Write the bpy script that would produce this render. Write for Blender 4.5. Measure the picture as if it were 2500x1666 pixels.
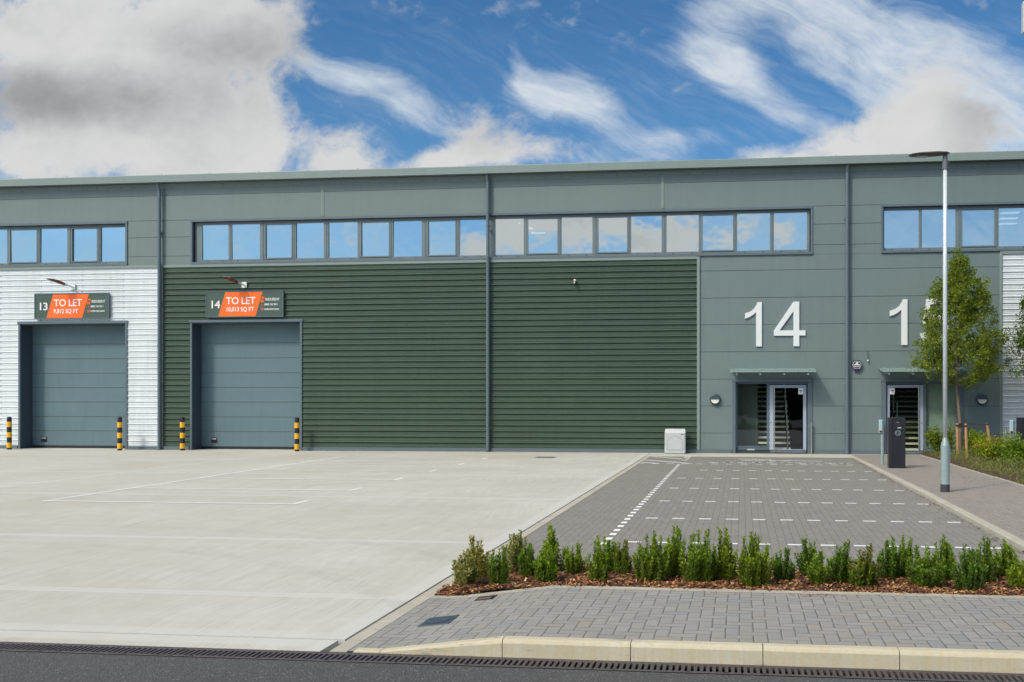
import bpy, math, random
from mathutils import Vector, Matrix
S = bpy.context.scene
for o in list(bpy.data.objects): bpy.data.objects.remove(o)
C = bpy.data.collections.new('place'); S.collection.children.link(C)
R = math.radians; PI = math.pi; rnd = random.Random(7)

# ------------------------------------------------------------------ camera
cam_d = bpy.data.cameras.new('camera'); cam = bpy.data.objects.new('camera', cam_d); C.objects.link(cam)
cam.location = (0, 0, 1.82); cam.rotation_euler = (R(90), 0, R(6.506))
cam_d.sensor_width = 36; cam_d.lens = 33.84; cam_d.shift_x = -0.1176; cam_d.shift_y = 0.0548
cam_d.clip_start = 0.05; cam_d.clip_end = 3000
S.camera = cam

# ------------------------------------------------------------------ shader expression helper
class X_:
    def __init__(s, t, k): s.t = t; s.k = k
    def m(s, op, *a, clamp=False):
        n = s.t.nodes.new('ShaderNodeMath'); n.operation = op; n.use_clamp = clamp
        for i, v in enumerate((s,) + a):
            if isinstance(v, X_): s.t.links.new(v.k, n.inputs[i])
            else: n.inputs[i].default_value = v
        return X_(s.t, n.outputs[0])
    def __add__(s, o): return s.m('ADD', o)
    def __radd__(s, o): return s.m('ADD', o)
    def __mul__(s, o): return s.m('MULTIPLY', o)
    def __rmul__(s, o): return s.m('MULTIPLY', o)
    def __sub__(s, o): return s.m('SUBTRACT', o)
    def __rsub__(s, o): return s.m('MULTIPLY', -1.0).m('ADD', o)
    def __truediv__(s, o): return s.m('DIVIDE', o)
    def floor(s): return s.m('FLOOR')
    def mod(s, k): return s.m('FLOORED_MODULO', k)
    def lt(s, k): return s.m('LESS_THAN', k)
    def gt(s, k): return s.m('GREATER_THAN', k)
    def eq(s, k): return s.m('COMPARE', k, 0.5)
    def mn(s, o): return s.m('MINIMUM', o)
    def mx(s, o): return s.m('MAXIMUM', o)
    def ss(s, a, b, c=0.0, d=1.0):
        n = s.t.nodes.new('ShaderNodeMapRange'); n.interpolation_type = 'SMOOTHSTEP'
        s.t.links.new(s.k, n.inputs[0])
        for i, v in enumerate((a, b, c, d)): n.inputs[i+1].default_value = v
        return X_(s.t, n.outputs[0])
    def lin(s, a, b, c, d):
        n = s.t.nodes.new('ShaderNodeMapRange'); s.t.links.new(s.k, n.inputs[0])
        for i, v in enumerate((a, b, c, d)): n.inputs[i+1].default_value = v
        return X_(s.t, n.outputs[0])
def noise(t, vec, scale, detail=3, rough=.5, dist=0.0, out=0):
    n = t.nodes.new('ShaderNodeTexNoise'); n.inputs['Scale'].default_value = scale
    n.inputs['Detail'].default_value = detail; n.inputs['Roughness'].default_value = rough; n.inputs['Distortion'].default_value = dist
    if vec is not None: t.links.new(vec, n.inputs['Vector'])
    return X_(t, n.outputs[out])
def xyz(t, vec):
    n = t.nodes.new('ShaderNodeSeparateXYZ'); t.links.new(vec, n.inputs[0]); return [X_(t, q) for q in n.outputs]
def comb(t, a, b, c):
    n = t.nodes.new('ShaderNodeCombineXYZ')
    for i, v in enumerate((a, b, c)):
        if isinstance(v, X_): t.links.new(v.k, n.inputs[i])
        else: n.inputs[i].default_value = v
    return n.outputs[0]
def mixc(t, f, a, b, mode='MIX'):
    n = t.nodes.new('ShaderNodeMix'); n.data_type = 'RGBA'; n.blend_type = mode
    if isinstance(f, X_): t.links.new(f.k, n.inputs[0])
    else: n.inputs[0].default_value = f
    for i, v in ((6, a), (7, b)):
        if isinstance(v, (tuple, list)): n.inputs[i].default_value = (*v[:3], 1)
        else: t.links.new(v, n.inputs[i])
    return n.outputs[2]
def mapping(t, vec, loc=(0, 0, 0), rot=(0, 0, 0), sc=(1, 1, 1), typ='POINT'):
    n = t.nodes.new('ShaderNodeMapping'); n.vector_type = typ; t.links.new(vec, n.inputs[0])
    n.inputs['Location'].default_value = loc; n.inputs['Rotation'].default_value = rot; n.inputs['Scale'].default_value = sc
    return n.outputs[0]

# ------------------------------------------------------------------ sky, sun, exposure
SUN_EL, SUN_AZ = 44.0, 38.0          # sun stands behind the camera, to the left
W = bpy.data.worlds.new('World'); S.world = W; W.use_nodes = True
t = W.node_tree; t.nodes.clear()
out = t.nodes.new('ShaderNodeOutputWorld'); bg = t.nodes.new('ShaderNodeBackground'); t.links.new(bg.outputs[0], out.inputs[0])
BGS = 0.085
bg.inputs[1].default_value = BGS
sk = t.nodes.new('ShaderNodeTexSky'); sk.sky_type = 'NISHITA'; sk.sun_disc = False
sk.sun_elevation = R(SUN_EL); sk.sun_rotation = R(180 + SUN_AZ); sk.air_density = 1.0; sk.dust_density = 0.3; sk.ozone_density = 2.5
gen = t.nodes.new('ShaderNodeTexCoord').outputs['Generated']
dx, dy, dz = xyz(t, gen)
ya = dy.m('ABSOLUTE').mx(0.05)
u = dx / ya; v = (dz / ya).mn(3.0)
uv = comb(t, u, v, 0.0)
wob = mapping(t, uv, sc=(1, 1, 1))
nw = t.nodes.new('ShaderNodeTexNoise'); nw.inputs['Scale'].default_value = 9; nw.inputs['Detail'].default_value = 5; t.links.new(uv, nw.inputs['Vector'])
off = t.nodes.new('ShaderNodeVectorMath'); off.operation = 'SUBTRACT'; t.links.new(nw.outputs['Color'], off.inputs[0]); off.inputs[1].default_value = (.5, .5, .5)
offs = t.nodes.new('ShaderNodeVectorMath'); offs.operation = 'SCALE'; t.links.new(off.outputs[0], offs.inputs[0]); offs.inputs['Scale'].default_value = 0.055
adv = t.nodes.new('ShaderNodeVectorMath'); adv.operation = 'ADD'; t.links.new(uv, adv.inputs[0]); t.links.new(offs.outputs[0], adv.inputs[1])
uvw = adv.outputs[0]
def blob(b, vec):
    cu, cv, ru, rv, ang, st = b
    mpd = mapping(t, vec, (cu, cv, 0), (0, 0, R(ang)), (ru, rv, 1), 'TEXTURE')
    sx, sy, sz = xyz(t, mpd)
    return (sx*sx + sy*sy).m('SQRT').ss(1.0, 0.0, 0.0, st)
def field(bs, vec):
    f = None
    for b in bs:
        g = blob(b, vec); f = g if f is None else f + g
    return f
KUM = [(-0.7338, 0.3849, 0.3156, 0.1833, 0, 1.2), (-0.5595, 0.4093, 0.1378, 0.1034, 0, 0.8), (-0.5216, 0.3315, 0.0943, 0.1165, -20, 0.45), (-0.5785, 0.2794, 0.229, 0.0901, -8, 0.9), (-0.4236, 0.2571, 0.0692, 0.0488, 30, 0.8), (-0.7437, 0.2614, 0.2965, 0.0917, 0, 0.6), (0.1842, 0.2856, 0.0845, 0.0869, 20, 1.2), (0.103, 0.2507, 0.1189, 0.0501, 12, 1.0), (0.0285, 0.2402, 0.0709, 0.0337, 20, 0.8), (0.2283, 0.2512, 0.0717, 0.0576, 0, 0.7), (-0.2872, 0.2751, 0.103, 0.0568, 20, 0.85), (-0.2249, 0.2602, 0.0883, 0.0347, 0, 0.6), (-0.3277, 0.2544, 0.0813, 0.0263, 15, 0.7), (-0.1766, 0.1682, 0.2097, 0.0518, 0, 1.5), (0.0034, 0.1564, 0.0545, 0.0254, 0, 0.9), (-0.4654, 0.1692, 0.0931, 0.0178, 0, 0.55), (-0.5785, 0.1487, 0.0334, 0.0135, 0, 0.6)]
CIR = [(-0.419, 0.3455, 0.1521, 0.0399, -26, 0.9), (-0.3504, 0.3144, 0.1498, 0.0396, -28, 0.9), (-0.4607, 0.3649, 0.0791, 0.0312, -35, 0.6), (-0.1919, 0.3262, 0.1052, 0.0518, -10, 1.9), (-0.2329, 0.3602, 0.0619, 0.0239, -66, 0.95), (-0.1417, 0.305, 0.065, 0.0258, -20, 0.5), (-0.0643, 0.2726, 0.1406, 0.0256, -9, 0.9), (-0.1766, 0.276, 0.2272, 0.0431, -8, 0.45), (-0.0282, 0.3605, 0.093, 0.0636, -36, 1.3), (0.0326, 0.3096, 0.1417, 0.0379, -32, 1.0), (0.0617, 0.2813, 0.1366, 0.0252, -20, 0.6), (0.0906, 0.3849, 0.2138, 0.0711, -20, 1.25), (0.2123, 0.3218, 0.1919, 0.099, -24, 1.6), (0.103, 0.3259, 0.1394, 0.0376, -34, 0.8), (0.268, 0.2623, 0.1026, 0.082, 0, 1.2), (-0.1853, 0.4101, 0.1576, 0.0259, -12, 0.6), (-0.1331, 0.2446, 0.225, 0.0386, 0, 0.9), (0.0159, 0.4094, 0.1673, 0.038, 0, 0.6), (-0.09, 0.3631, 0.1457, 0.0299, -5, 0.5), (-0.2738, 0.3837, 0.0893, 0.0262, -60, 0.35)]
GRY = [(-0.7338, 0.3368, 0.3156, 0.055, -5, 1.2), (-0.531, 0.3856, 0.1511, 0.0762, 0, 0.8), (-0.6362, 0.3945, 0.1449, 0.0635, -10, 0.45), (-0.8335, 0.3148, 0.151, 0.0417, 0, 0.4), (0.2283, 0.2718, 0.0597, 0.07, 0, 0.7), (-0.2738, 0.2834, 0.0893, 0.0392, 0, 0.4), (-0.6265, 0.2809, 0.1446, 0.0317, -10, 0.3), (-0.1417, 0.1761, 0.0694, 0.0172, 0, 0.35)]
fK = field(KUM, uvw)
nk = noise(t, mapping(t, uv, sc=(1, 1.4, 1)), 11, 7, .58, .25)
nk2 = noise(t, mapping(t, uv, (3, 1, 0), sc=(1, 1.5, 1)), 5, 6, .55, .3)
nk3 = noise(t, mapping(t, uvw, (5, 2, 0), sc=(1, 1.2, 1)), 34, 5, .62, .3)
mK = (fK*.9 + (nk - .5)*1.9 + (nk3 - .5)*.9).ss(.12, .85)
uvd = t.nodes.new('ShaderNodeVectorMath'); uvd.operation = 'MULTIPLY_ADD'; t.links.new(off.outputs[0], uvd.inputs[0]); uvd.inputs[1].default_value = (.045, .045, .045); t.links.new(uv, uvd.inputs[2])
fC = field(CIR, uvd.outputs[0])
uvc = t.nodes.new('ShaderNodeVectorMath'); uvc.operation = 'MULTIPLY_ADD'; t.links.new(off.outputs[0], uvc.inputs[0]); uvc.inputs[1].default_value = (.03, .03, .03); t.links.new(uv, uvc.inputs[2]); uvc = uvc.outputs[0]
ns = noise(t, mapping(t, mapping(t, uvc, (0, 0, 0), (0, 0, R(26))), (0, 0, 0), (0, 0, 0), (7, 24, 1)), 1.3, 6, .6, .9)
ns2 = noise(t, mapping(t, uvw, (2, 0, 0), (0, 0, R(24)), (1, 1.6, 1)), 12, 6, .6, .4)
ns3 = noise(t, mapping(t, mapping(t, uvw, (0, 0, 0), (0, 0, R(28))), (4, 1, 0), (0, 0, 0), (10, 75, 1)), 1.6, 5, .65, .35)
Nn = ns*.60 + ns2*.40 + ns3*.24
mC = ((Nn - .62)*2.1 + .45 + fC.mn(1.5)*.88 - .92).ss(-.05, 1.30, 0.0, .97)
veil = (ns*.7 + ns3*.5 - .5).ss(.0, .45, 0.0, .30) * v.ss(.6, .1)
fG = field(GRY, uvw)
gK = ((fG*1.0) + (nk2 - .5)*1.1 + (nk-.5)*.9 + .12 + (nk3-.5)*.5).ss(-.1, 1.75)
skyc = mixc(t, 1.0, sk.outputs[0], (0.50, 0.99, 1.30), 'MULTIPLY')
hz = v.ss(.5, .05, 0.0, .10).mx(v.ss(.25, .15, 0.0, .72) * (nk*1.6).mn(1.0))
skyc = mixc(t, hz, skyc, (6.6, 8.6, 10.6))
circ = mixc(t, mC.mx(veil), skyc, (8.4, 9.2, 9.9))
kc = mixc(t, gK, (8.7, 8.75, 8.7), (3.7, 3.8, 4.05))
fin = mixc(t, mK, circ, kc)
nov = noise(t, gen, 2.6, 6, .6, .3)
over = nov.ss(.38, .60) * dz.ss(.42, .62)
fin = mixc(t, over, fin, (9.5, 9.5, 9.4))
# thin bright cloud round the sun
sdir = (-math.sin(R(SUN_AZ))*math.cos(R(SUN_EL)), -math.cos(R(SUN_AZ))*math.cos(R(SUN_EL)), math.sin(R(SUN_EL)))
glow = (dx*sdir[0] + dy*sdir[1] + dz*sdir[2]).ss(.80, 1.0) * (nov*.5 + .75)
fin = mixc(t, glow, fin, (46, 43, 39))
t.links.new(fin, bg.inputs[0])
sun_d = bpy.data.lights.new('sun', 'SUN'); sun = bpy.data.objects.new('sun', sun_d); C.objects.link(sun)
sun_d.energy = 2.35; sun_d.angle = R(6); sun_d.color = (1, .925, .80)
ce, se = math.cos(R(SUN_EL)), math.sin(R(SUN_EL))
sd = Vector((-math.sin(R(SUN_AZ))*ce, -math.cos(R(SUN_AZ))*ce, se))
sun.rotation_euler = sd.to_track_quat('Z', 'Y').to_euler(); sun.location = (-20, -20, 30)
S.view_settings.view_transform = 'Standard'; S.view_settings.look = 'None'; S.view_settings.gamma = 1
S.view_settings.exposure = -0.08
S.render.engine = 'CYCLES'; S.render.resolution_x = 1024; S.render.resolution_y = 682

# ------------------------------------------------------------------ materials
MATS = {}
def srgb(r, g, b):
    f = lambda c: (c/255/12.92) if c/255 <= .04045 else ((c/255+.055)/1.055)**2.4
    return (f(r), f(g), f(b))
def newmat(name):
    m = bpy.data.materials.new(name); m.use_nodes = True; t = m.node_tree
    b = t.nodes['Principled BSDF']; g = t.nodes.new('ShaderNodeNewGeometry')
    return m, t, b, g.outputs['Position']
def plain(name, col, rough=.5, metal=0.0, var=.06, vscale=1.5, spec=.5, bump=0, bscale=200, isl=0.0):
    m, t, b, P = newmat(name)
    n = noise(t, P, vscale, 4, .6)
    n2 = noise(t, P, vscale*14, 3, .6)
    f = (n*.65 + n2*.35)
    c = mixc(t, f.lin(.3, .7, 0, 1), tuple(x*(1-var) for x in col), tuple(min(1, x*(1+var)) for x in col))
    if isl:
        g = t.nodes.new('ShaderNodeNewGeometry'); r = X_(t, g.outputs['Random Per Island'])
        c = mixc(t, 1.0, c, comb(t, r.lin(0, 1, 1-isl, 1+isl), r.lin(0, 1, 1-isl, 1+isl), r.lin(0, 1, 1-isl, 1+isl)), 'MULTIPLY')
    t.links.new(c, b.inputs['Base Color'])
    t.links.new(n2.lin(.3, .7, rough*.88, min(1, rough*1.12)).k, b.inputs['Roughness'])
    b.inputs['Metallic'].default_value = metal; b.inputs['Specular IOR Level'].default_value = spec
    if bump:
        bn = t.nodes.new('ShaderNodeBump'); bn.inputs['Strength'].default_value = bump; bn.inputs['Distance'].default_value = .004
        t.links.new(noise(t, P, bscale, 4, .6).k, bn.inputs['Height']); t.links.new(bn.outputs[0], b.inputs['Normal'])
    MATS[name] = m; return m
def weather(m, amt=.10, ripple=.25):
    t = m.node_tree; b = t.nodes['Principled BSDF']; g = t.nodes.new('ShaderNodeNewGeometry'); P = g.outputs['Position']
    src = b.inputs['Base Color'].links[0].from_socket
    run = noise(t, mapping(t, P, sc=(5, 5, .35)), 1.3, 5, .65); big = noise(t, mapping(t, P, (3, 0, 1)), .45, 3, .5)
    f = (run*.6 + big*.4).ss(.42, .68, 1+amt*.5, 1-amt)
    t.links.new(mixc(t, 1.0, src, comb(t, f, f, f), 'MULTIPLY'), b.inputs['Base Color'])
    bn = t.nodes.new('ShaderNodeBump'); bn.inputs['Strength'].default_value = ripple; bn.inputs['Distance'].default_value = .02
    t.links.new(noise(t, mapping(t, P, sc=(.8, .8, 1.6)), 1.4, 2, .5).k, bn.inputs['Height']); t.links.new(bn.outputs[0], b.inputs['Normal'])
grey_panel = plain('grey_panel', (.148, .198, .200), .42, var=.045, vscale=.5)
grey_trim = plain('grey_trim', (.205, .262, .248), .42, var=.04)
gutter_m = plain('gutter_paint', (.195, .255, .245), .42, var=.04)
green_m = plain('green_cladding', (.060, .099, .068), .38, var=.07, vscale=.8)
white_m = plain('white_cladding', (.66, .71, .74), .35, var=.03, vscale=.8)
slate = plain('slate_paint', (.105, .145, .172), .4, var=.05)
slate_dark = plain('slate_dark', (.045, .068, .092), .42, var=.05)
door_m = plain('door_panel_paint', (.112, .178, .205), .42, var=.05, vscale=1)
frame_m = plain('window_frame_paint', (.15, .195, .21), .4, var=.04)
alu = plain('pale_door_frame', (.36, .42, .52), .35, var=.03)
letter_m = plain('pale_letter', (.70, .74, .75), .35, var=.03)
steel = plain('stainless_steel', (.60, .58, .50), .28, metal=.9, var=.06, vscale=6)
galv = plain('galvanised_steel', (.60, .66, .70), .42, metal=.12, var=.12, vscale=9)
galv_grey = plain('painted_galvanised', (.30, .38, .39), .4, metal=.2, var=.1, vscale=5)
black_m = plain('black_paint', (.018, .020, .026), .38, var=.15)
navy = plain('navy_black_paint', (.016, .019, .027), .33, var=.12, vscale=3)
yellow_m = plain('yellow_band', (.88, .45, .015), .4, var=.08, vscale=9)
grp = plain('white_grp', (.47, .50, .51), .45, var=.04, vscale=3)
white_p = plain('white_paint', (.86, .87, .86), .6, var=.10, vscale=9)
bolt_m = plain('dark_screw', (.03, .04, .04), .5)
dark_in = plain('dark_interior', (.022, .026, .024), .8)
green_wall = plain('interior_green_wall', (.12, .15, .12), .8)
lit_green = plain('lit_green_partition', (.28, .37, .29), .7, var=.03)  # brighter copy of the interior green; light on the partition put into its colour
room_w = plain('interior_plaster', (.45, .47, .47), .9)
cream = plain('stair_nosing', (.86, .83, .60), .5)
sign_g = plain('sign_green', (.055, .095, .075), .4, var=.04)
sign_o = plain('sign_orange', (.98, .145, .010), .4, var=.03)
sign_w = plain('sign_white', (.82, .82, .84), .4, var=.02)
sign_r = plain('sign_red', (.45, .10, .07), .4, var=.05)
opal = plain('opal_diffuser', (.72, .74, .66), .35, var=.02)
lamp_under = plain('lamp_underside', (.055, .05, .045), .4, var=.2, vscale=20)
lamp_lens = plain('lamp_lens', (.35, .36, .34), .2)
copper_m = plain('reddish_lamp_casing', (.14, .045, .028), .3, metal=.3, var=.3, vscale=20)
bark_m = plain('grey_bark', (.17, .13, .10), .85, var=.35, vscale=18, bump=.6, bscale=60)
stake_m = plain('stake_wood', (.42, .23, .10), .75, var=.25, vscale=14)
belt_m = plain('black_rubber', (.02, .02, .02), .6)
def canopy_glass():
    m = bpy.data.materials.new('canopy_glass'); m.use_nodes = True; t = m.node_tree; b = t.nodes['Principled BSDF']; o = t.nodes['Material Output']
    b.inputs['Base Color'].default_value = (.33, .45, .43, 1); b.inputs['Roughness'].default_value = .1
    tr = t.nodes.new('ShaderNodeBsdfTransparent'); tr.inputs[0].default_value = (.78, .86, .84, 1); mx = t.nodes.new('ShaderNodeMixShader'); mx.inputs[0].default_value = .28
    t.links.new(b.outputs[0], mx.inputs[1]); t.links.new(tr.outputs[0], mx.inputs[2]); t.links.new(mx.outputs[0], o.inputs[0]); return m
glassgreen = canopy_glass()
blue_m = plain('alarm_blue', (.01, .012, .10), .3)
cyan_m = plain('pale_blue_sticker', (.30, .60, .68), .4)
soil = plain('soil', (.075, .045, .03), .9, var=.4, vscale=20)
stem_m = plain('stem', (.10, .075, .04), .8, var=.3, vscale=20)
gravel_m = plain('pale_gravel', (.42, .38, .31), .9, var=.3, vscale=40, bump=1, bscale=80)

for m_ in (grey_panel, gutter_m, door_m): weather(m_, .045, .2)
for m_ in (green_m, white_m): weather(m_, .08, 0.0)
def kerbmat(name='kerb_concrete', tan=.7, a=(.50, .47, .355), a2=(.57, .555, .46)):
    m, t, b, P = newmat(name); X, Y, Z = xyz(t, P)
    n = noise(t, P, 1.6, 5, .6); n2 = noise(t, P, 60, 4, .7); n3 = noise(t, mapping(t, P, sc=(30, 30, 3)), 1, 4, .6)
    c = mixc(t, n.lin(.35, .65, 0, 1), a, a2)
    c = mixc(t, (n3.lin(.35, .7, 0, tan)), c, (.52, .43, .25))
    st = noise(t, mapping(t, P, sc=(3, 8, 26)), 1, 5, .7).ss(.57, .70, 0, .75)
    c = mixc(t, st, c, (.24, .22, .18))
    c = mixc(t, n2.lin(.4, .7, 0, .22), c, (.30, .28, .22))
    t.links.new(c, b.inputs['Base Color']); b.inputs['Roughness'].default_value = .85
    bn = t.nodes.new('ShaderNodeBump'); bn.inputs['Strength'].default_value = .25; bn.inputs['Distance'].default_value = .004
    t.links.new(n2.k, bn.inputs['Height']); t.links.new(bn.outputs[0], b.inputs['Normal']); return m
kerb_m = kerbmat()
kerb_g = kerbmat('flush_kerb_concrete', .2, (.40, .385, .325), (.47, .455, .395))

def concrete():
    m, t, b, P = newmat('brushed_concrete'); X, Y, Z = xyz(t, P)
    Pw = comb(t, X + noise(t, P, .35, 2, .5)*.8 + Y*.05, Y, 0.0)
    br = noise(t, mapping(t, Pw, sc=(42, .8, 1)), 1, 5, .7)
    br2 = noise(t, mapping(t, Pw, (7, 0, 0), sc=(9, .35, 1)), 1, 5, .6)
    n = noise(t, P, .35, 5, .55); n2 = noise(t, P, 3, 6, .65); fine = noise(t, P, 160, 3, .7)
    c = mixc(t, (n*.6+n2*.4).lin(.35, .65, 0, 1), (.455, .45, .395), (.565, .565, .52))
    c = mixc(t, br2.lin(.35, .75, 0, .35), c, (.39, .385, .33))
    c = mixc(t, br.ss(.50, .74, 0, .55), c, (.33, .325, .28))
    c = mixc(t, fine.ss(.62, .8, 0, .35), c, (.28, .27, .24))
    # tan tint where the yard is dustier towards the wall
    stn = noise(t, mapping(t, P, (5, 2, 0)), .22, 4, .6)
    c = mixc(t, stn.ss(.48, .7, 0, .45), c, (.42, .39, .31))
    # trowelled bands beside slab joints, thin dark joint line
    d = None; band = None
    for jy in (8.45, 11.75, 16.9, 21.85, 26.5):
        a = (Y - jy + (noise(t, P, 2, 2)-.5)*.03).m('ABSOLUTE'); d = a if d is None else d.mn(a)
    for jx in (-14.9, -26.8):
        d = d.mn((X - jx).m('ABSOLUTE'))
    c = mixc(t, d.ss(.10, .06, 0, .75), c, (.56, .565, .54))
    ed = (X + 2.95).m('ABSOLUTE').mn((Y - 6.93).m('ABSOLUTE'))
    c = mixc(t, ed.ss(.26, .16, 0, .6), c, (.56, .565, .54))
    c = mixc(t, (d + (noise(t, P, 9, 3)-.5)*.008).ss(.006, .002, 0, .55), c, (.25, .24, .2))
    for (ax, ay, rr) in ((-9.0, 3.5, 7.6), (-9.2, 3.4, 9.3), (-16.0, 30.0, 11.5), (-16.1, 30.2, 13.3)):
        q = ((X-ax)*(X-ax) + (Y-ay)*(Y-ay)).m('SQRT') - rr
        c = mixc(t, q.m('ABSOLUTE').ss(.16, .07, 0, .16) * n2.ss(.42, .6), c, (.22, .21, .19))
    spot = noise(t, mapping(t, P, (1, 9, 0)), 11, 2, .5).ss(.76, .80, 0, .6)
    c = mixc(t, spot, c, (.12, .11, .09))
    t.links.new(c, b.inputs['Base Color']); b.inputs['Roughness'].default_value = .82; b.inputs['Specular IOR Level'].default_value = .3
    bn = t.nodes.new('ShaderNodeBump'); bn.inputs['Strength'].default_value = .5; bn.inputs['Distance'].default_value = .004
    h = br*.7 + fine*.5
    t.links.new(h.k, bn.inputs['Height']); t.links.new(bn.outputs[0], b.inputs['Normal']); return m
concrete_m = concrete()

def asphalt():
    m, t, b, P = newmat('asphalt'); 
    n = noise(t, P, .8, 4, .6); f = noise(t, P, 95, 3, .75)
    vo = t.nodes.new('ShaderNodeTexVoronoi'); vo.inputs['Scale'].default_value = 105; t.links.new(P, vo.inputs['Vector'])
    vd = X_(t, vo.outputs['Distance']); vc = xyz(t, vo.outputs['Color'])[0]
    c = mixc(t, vc, (.065, .066, .068), (.14, .14, .14))
    c = mixc(t, vd.ss(.3, .75, 0, .75), c, (.028, .03, .033))
    c = mixc(t, vc.ss(.96, 1.0, 0, .8), c, (.30, .30, .29))
    c = mixc(t, n.lin(.35, .65, 0, .35), c, (.10, .098, .092))
    t.links.new(c, b.inputs['Base Color']); b.inputs['Roughness'].default_value = .8
    bn = t.nodes.new('ShaderNodeBump'); bn.inputs['Strength'].default_value = 1.0; bn.inputs['Distance'].default_value = .006
    t.links.new((vd*-1.0 + f*.6).k, bn.inputs['Height']); t.links.new(bn.outputs[0], b.inputs['Normal']); return m
asphalt_m = asphalt()

def paver(name, ox, oy, base, dark, tan, jw=.03, jcol=(.07, .068, .06), speck=.5):
    """90-degree herringbone of 200 x 100 mm blocks; world position gives the joints"""
    m, t, b, P = newmat(name); X, Y, Z = xyz(t, P)
    wx = (noise(t, P, 6, 2) - .5)*.10; wy = (noise(t, mapping(t, P, (4, 4, 0)), 6, 2) - .5)*.10
    px = (X - ox)*10.0 + wx; py = (Y - oy)*10.0 + wy
    i = px.floor(); j = py.floor(); fx = px - i; fy = py - j
    k = (i - j).mod(4.0)
    k0, k1, k2, k3 = [k.eq(float(q)) for q in range(4)]
    d = (fx + k1*9.0).mn((1.0 - fx) + k0*9.0).mn((fy + k2*9.0)).mn((1.0 - fy) + k3*9.0)
    idv = comb(t, i - k1, j + k3, k2 + k3)
    wn = t.nodes.new('ShaderNodeTexWhiteNoise'); wn.noise_dimensions = '3D'; t.links.new(idv, wn.inputs['Vector'])
    r = X_(t, wn.outputs['Value']); r2 = xyz(t, wn.outputs['Color'])[1]
    n = noise(t, P, .7, 5, .6); f = noise(t, P, 170, 3, .7)
    c = mixc(t, r, tuple(x*.93 for x in base), tuple(x*1.07 for x in base))
    c = mixc(t, r2.gt(.93)*.55, c, dark)
    c = mixc(t, r2.lt(.06)*.45, c, tan)
    c = mixc(t, n.lin(.4, .7, 0, .35), c, tan)
    c = mixc(t, f.ss(.56, .75, 0, .45), c, tuple(x*.45 for x in base))
    vo = t.nodes.new('ShaderNodeTexVoronoi'); vo.inputs['Scale'].default_value = 46; t.links.new(P, vo.inputs['Vector'])
    sp = X_(t, vo.outputs['Distance']).lt(.10) * xyz(t, vo.outputs['Color'])[0].gt(.72)
    c = mixc(t, sp*speck, c, (.62, .62, .58))
    jt = d.ss(jw*1.6, jw*.5)
    jn = noise(t, mapping(t, P, (2, 2, 2)), 5, 3).lin(.3, .7, .55, 1.0)
    c = mixc(t, jt*jn, c, jcol)
    t.links.new(c, b.inputs['Base Color']); b.inputs['Roughness'].default_value = .85; b.inputs['Specular IOR Level'].default_value = .3
    bn = t.nodes.new('ShaderNodeBump'); bn.inputs['Strength'].default_value = .8; bn.inputs['Distance'].default_value = .006
    t.links.new((d.mn(.12)*6.0 + f*.35 + r*.25).k, bn.inputs['Height']); t.links.new(bn.outputs[0], b.inputs['Normal']); return m
pav_park = paver('bay_block_paving', -1.75, .05, (.235, .230, .212), (.185, .195, .21), (.275, .255, .215))
pav_front = paver('front_block_paving', -1.72, .02, (.285, .285, .27), (.23, .25, .275), (.31, .275, .225), jw=.035, speck=.8)
pav_path = paver('footway_block_paving', 3.43, .03, (.285, .265, .24), (.25, .245, .235), (.33, .28, .23))

def leafmat(name, cols, trans=.35, rough=.45):
    m = bpy.data.materials.new(name); m.use_nodes = True; t = m.node_tree; b = t.nodes['Principled BSDF']
    g = t.nodes.new('ShaderNodeNewGeometry'); r = X_(t, g.outputs['Random Per Island'])
    cr = t.nodes.new('ShaderNodeValToRGB'); t.links.new(r.k, cr.inputs[0])
    el = cr.color_ramp.elements
    for i, c in enumerate(cols):
        e = el[i] if i < 2 else el.new(1)
        e.position = i/(len(cols)-1); e.color = (*c, 1)
    n = noise(t, g.outputs['Position'], 2.2, 3, .6)
    c = mixc(t, n.lin(.3, .7, .0, .55), cr.outputs[0], tuple(x*.75 for x in cols[0]))
    oi = t.nodes.new('ShaderNodeObjectInfo'); q = X_(t, oi.outputs['Random'])
    c = mixc(t, 1.0, c, comb(t, q.lin(0, 1, .66, 1.32), q.lin(0, 1, .76, 1.12), q.lin(0, 1, 1.1, .8)), 'MULTIPLY')
    t.links.new(c, b.inputs['Base Color']); b.inputs['Roughness'].default_value = rough; b.inputs['Specular IOR Level'].default_value = .35
    tr = t.nodes.new('ShaderNodeBsdfTranslucent'); 
    t.links.new(mixc(t, 1.0, c, (1.1, 1.25, .55), 'MULTIPLY'), tr.inputs[0])
    mx = t.nodes.new('ShaderNodeMixShader'); mx.inputs[0].default_value = trans
    o = t.nodes['Material Output']; t.links.new(b.outputs[0], mx.inputs[1]); t.links.new(tr.outputs[0], mx.inputs[2]); t.links.new(mx.outputs[0], o.inputs[0])
    return m
leaf_bush = leafmat('bush_leaves', [(.07, .14, .012), (.12, .22, .018), (.19, .31, .025), (.28, .42, .04)], .42)
leaf_tip = leafmat('bush_new_growth', [(.20, .34, .02), (.30, .46, .03), (.42, .58, .06)], .45)
leaf_redtip = leafmat('reddish_new_growth', [(.16, .26, .03), (.30, .12, .04), (.22, .30, .03), (.34, .20, .06)], .4)
leaf_var = leafmat('variegated_leaves', [(.16, .24, .03), (.40, .40, .06), (.75, .58, .16), (.90, .70, .30)])
leaf_tree = leafmat('tree_leaves', [(.09, .155, .012), (.14, .225, .016), (.20, .29, .024), (.31, .38, .05)], .4)
leaf_shrub = leafmat('shrub_leaves', [(.14, .25, .012), (.26, .38, .016), (.42, .50, .02), (.62, .58, .04)], .4)
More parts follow.
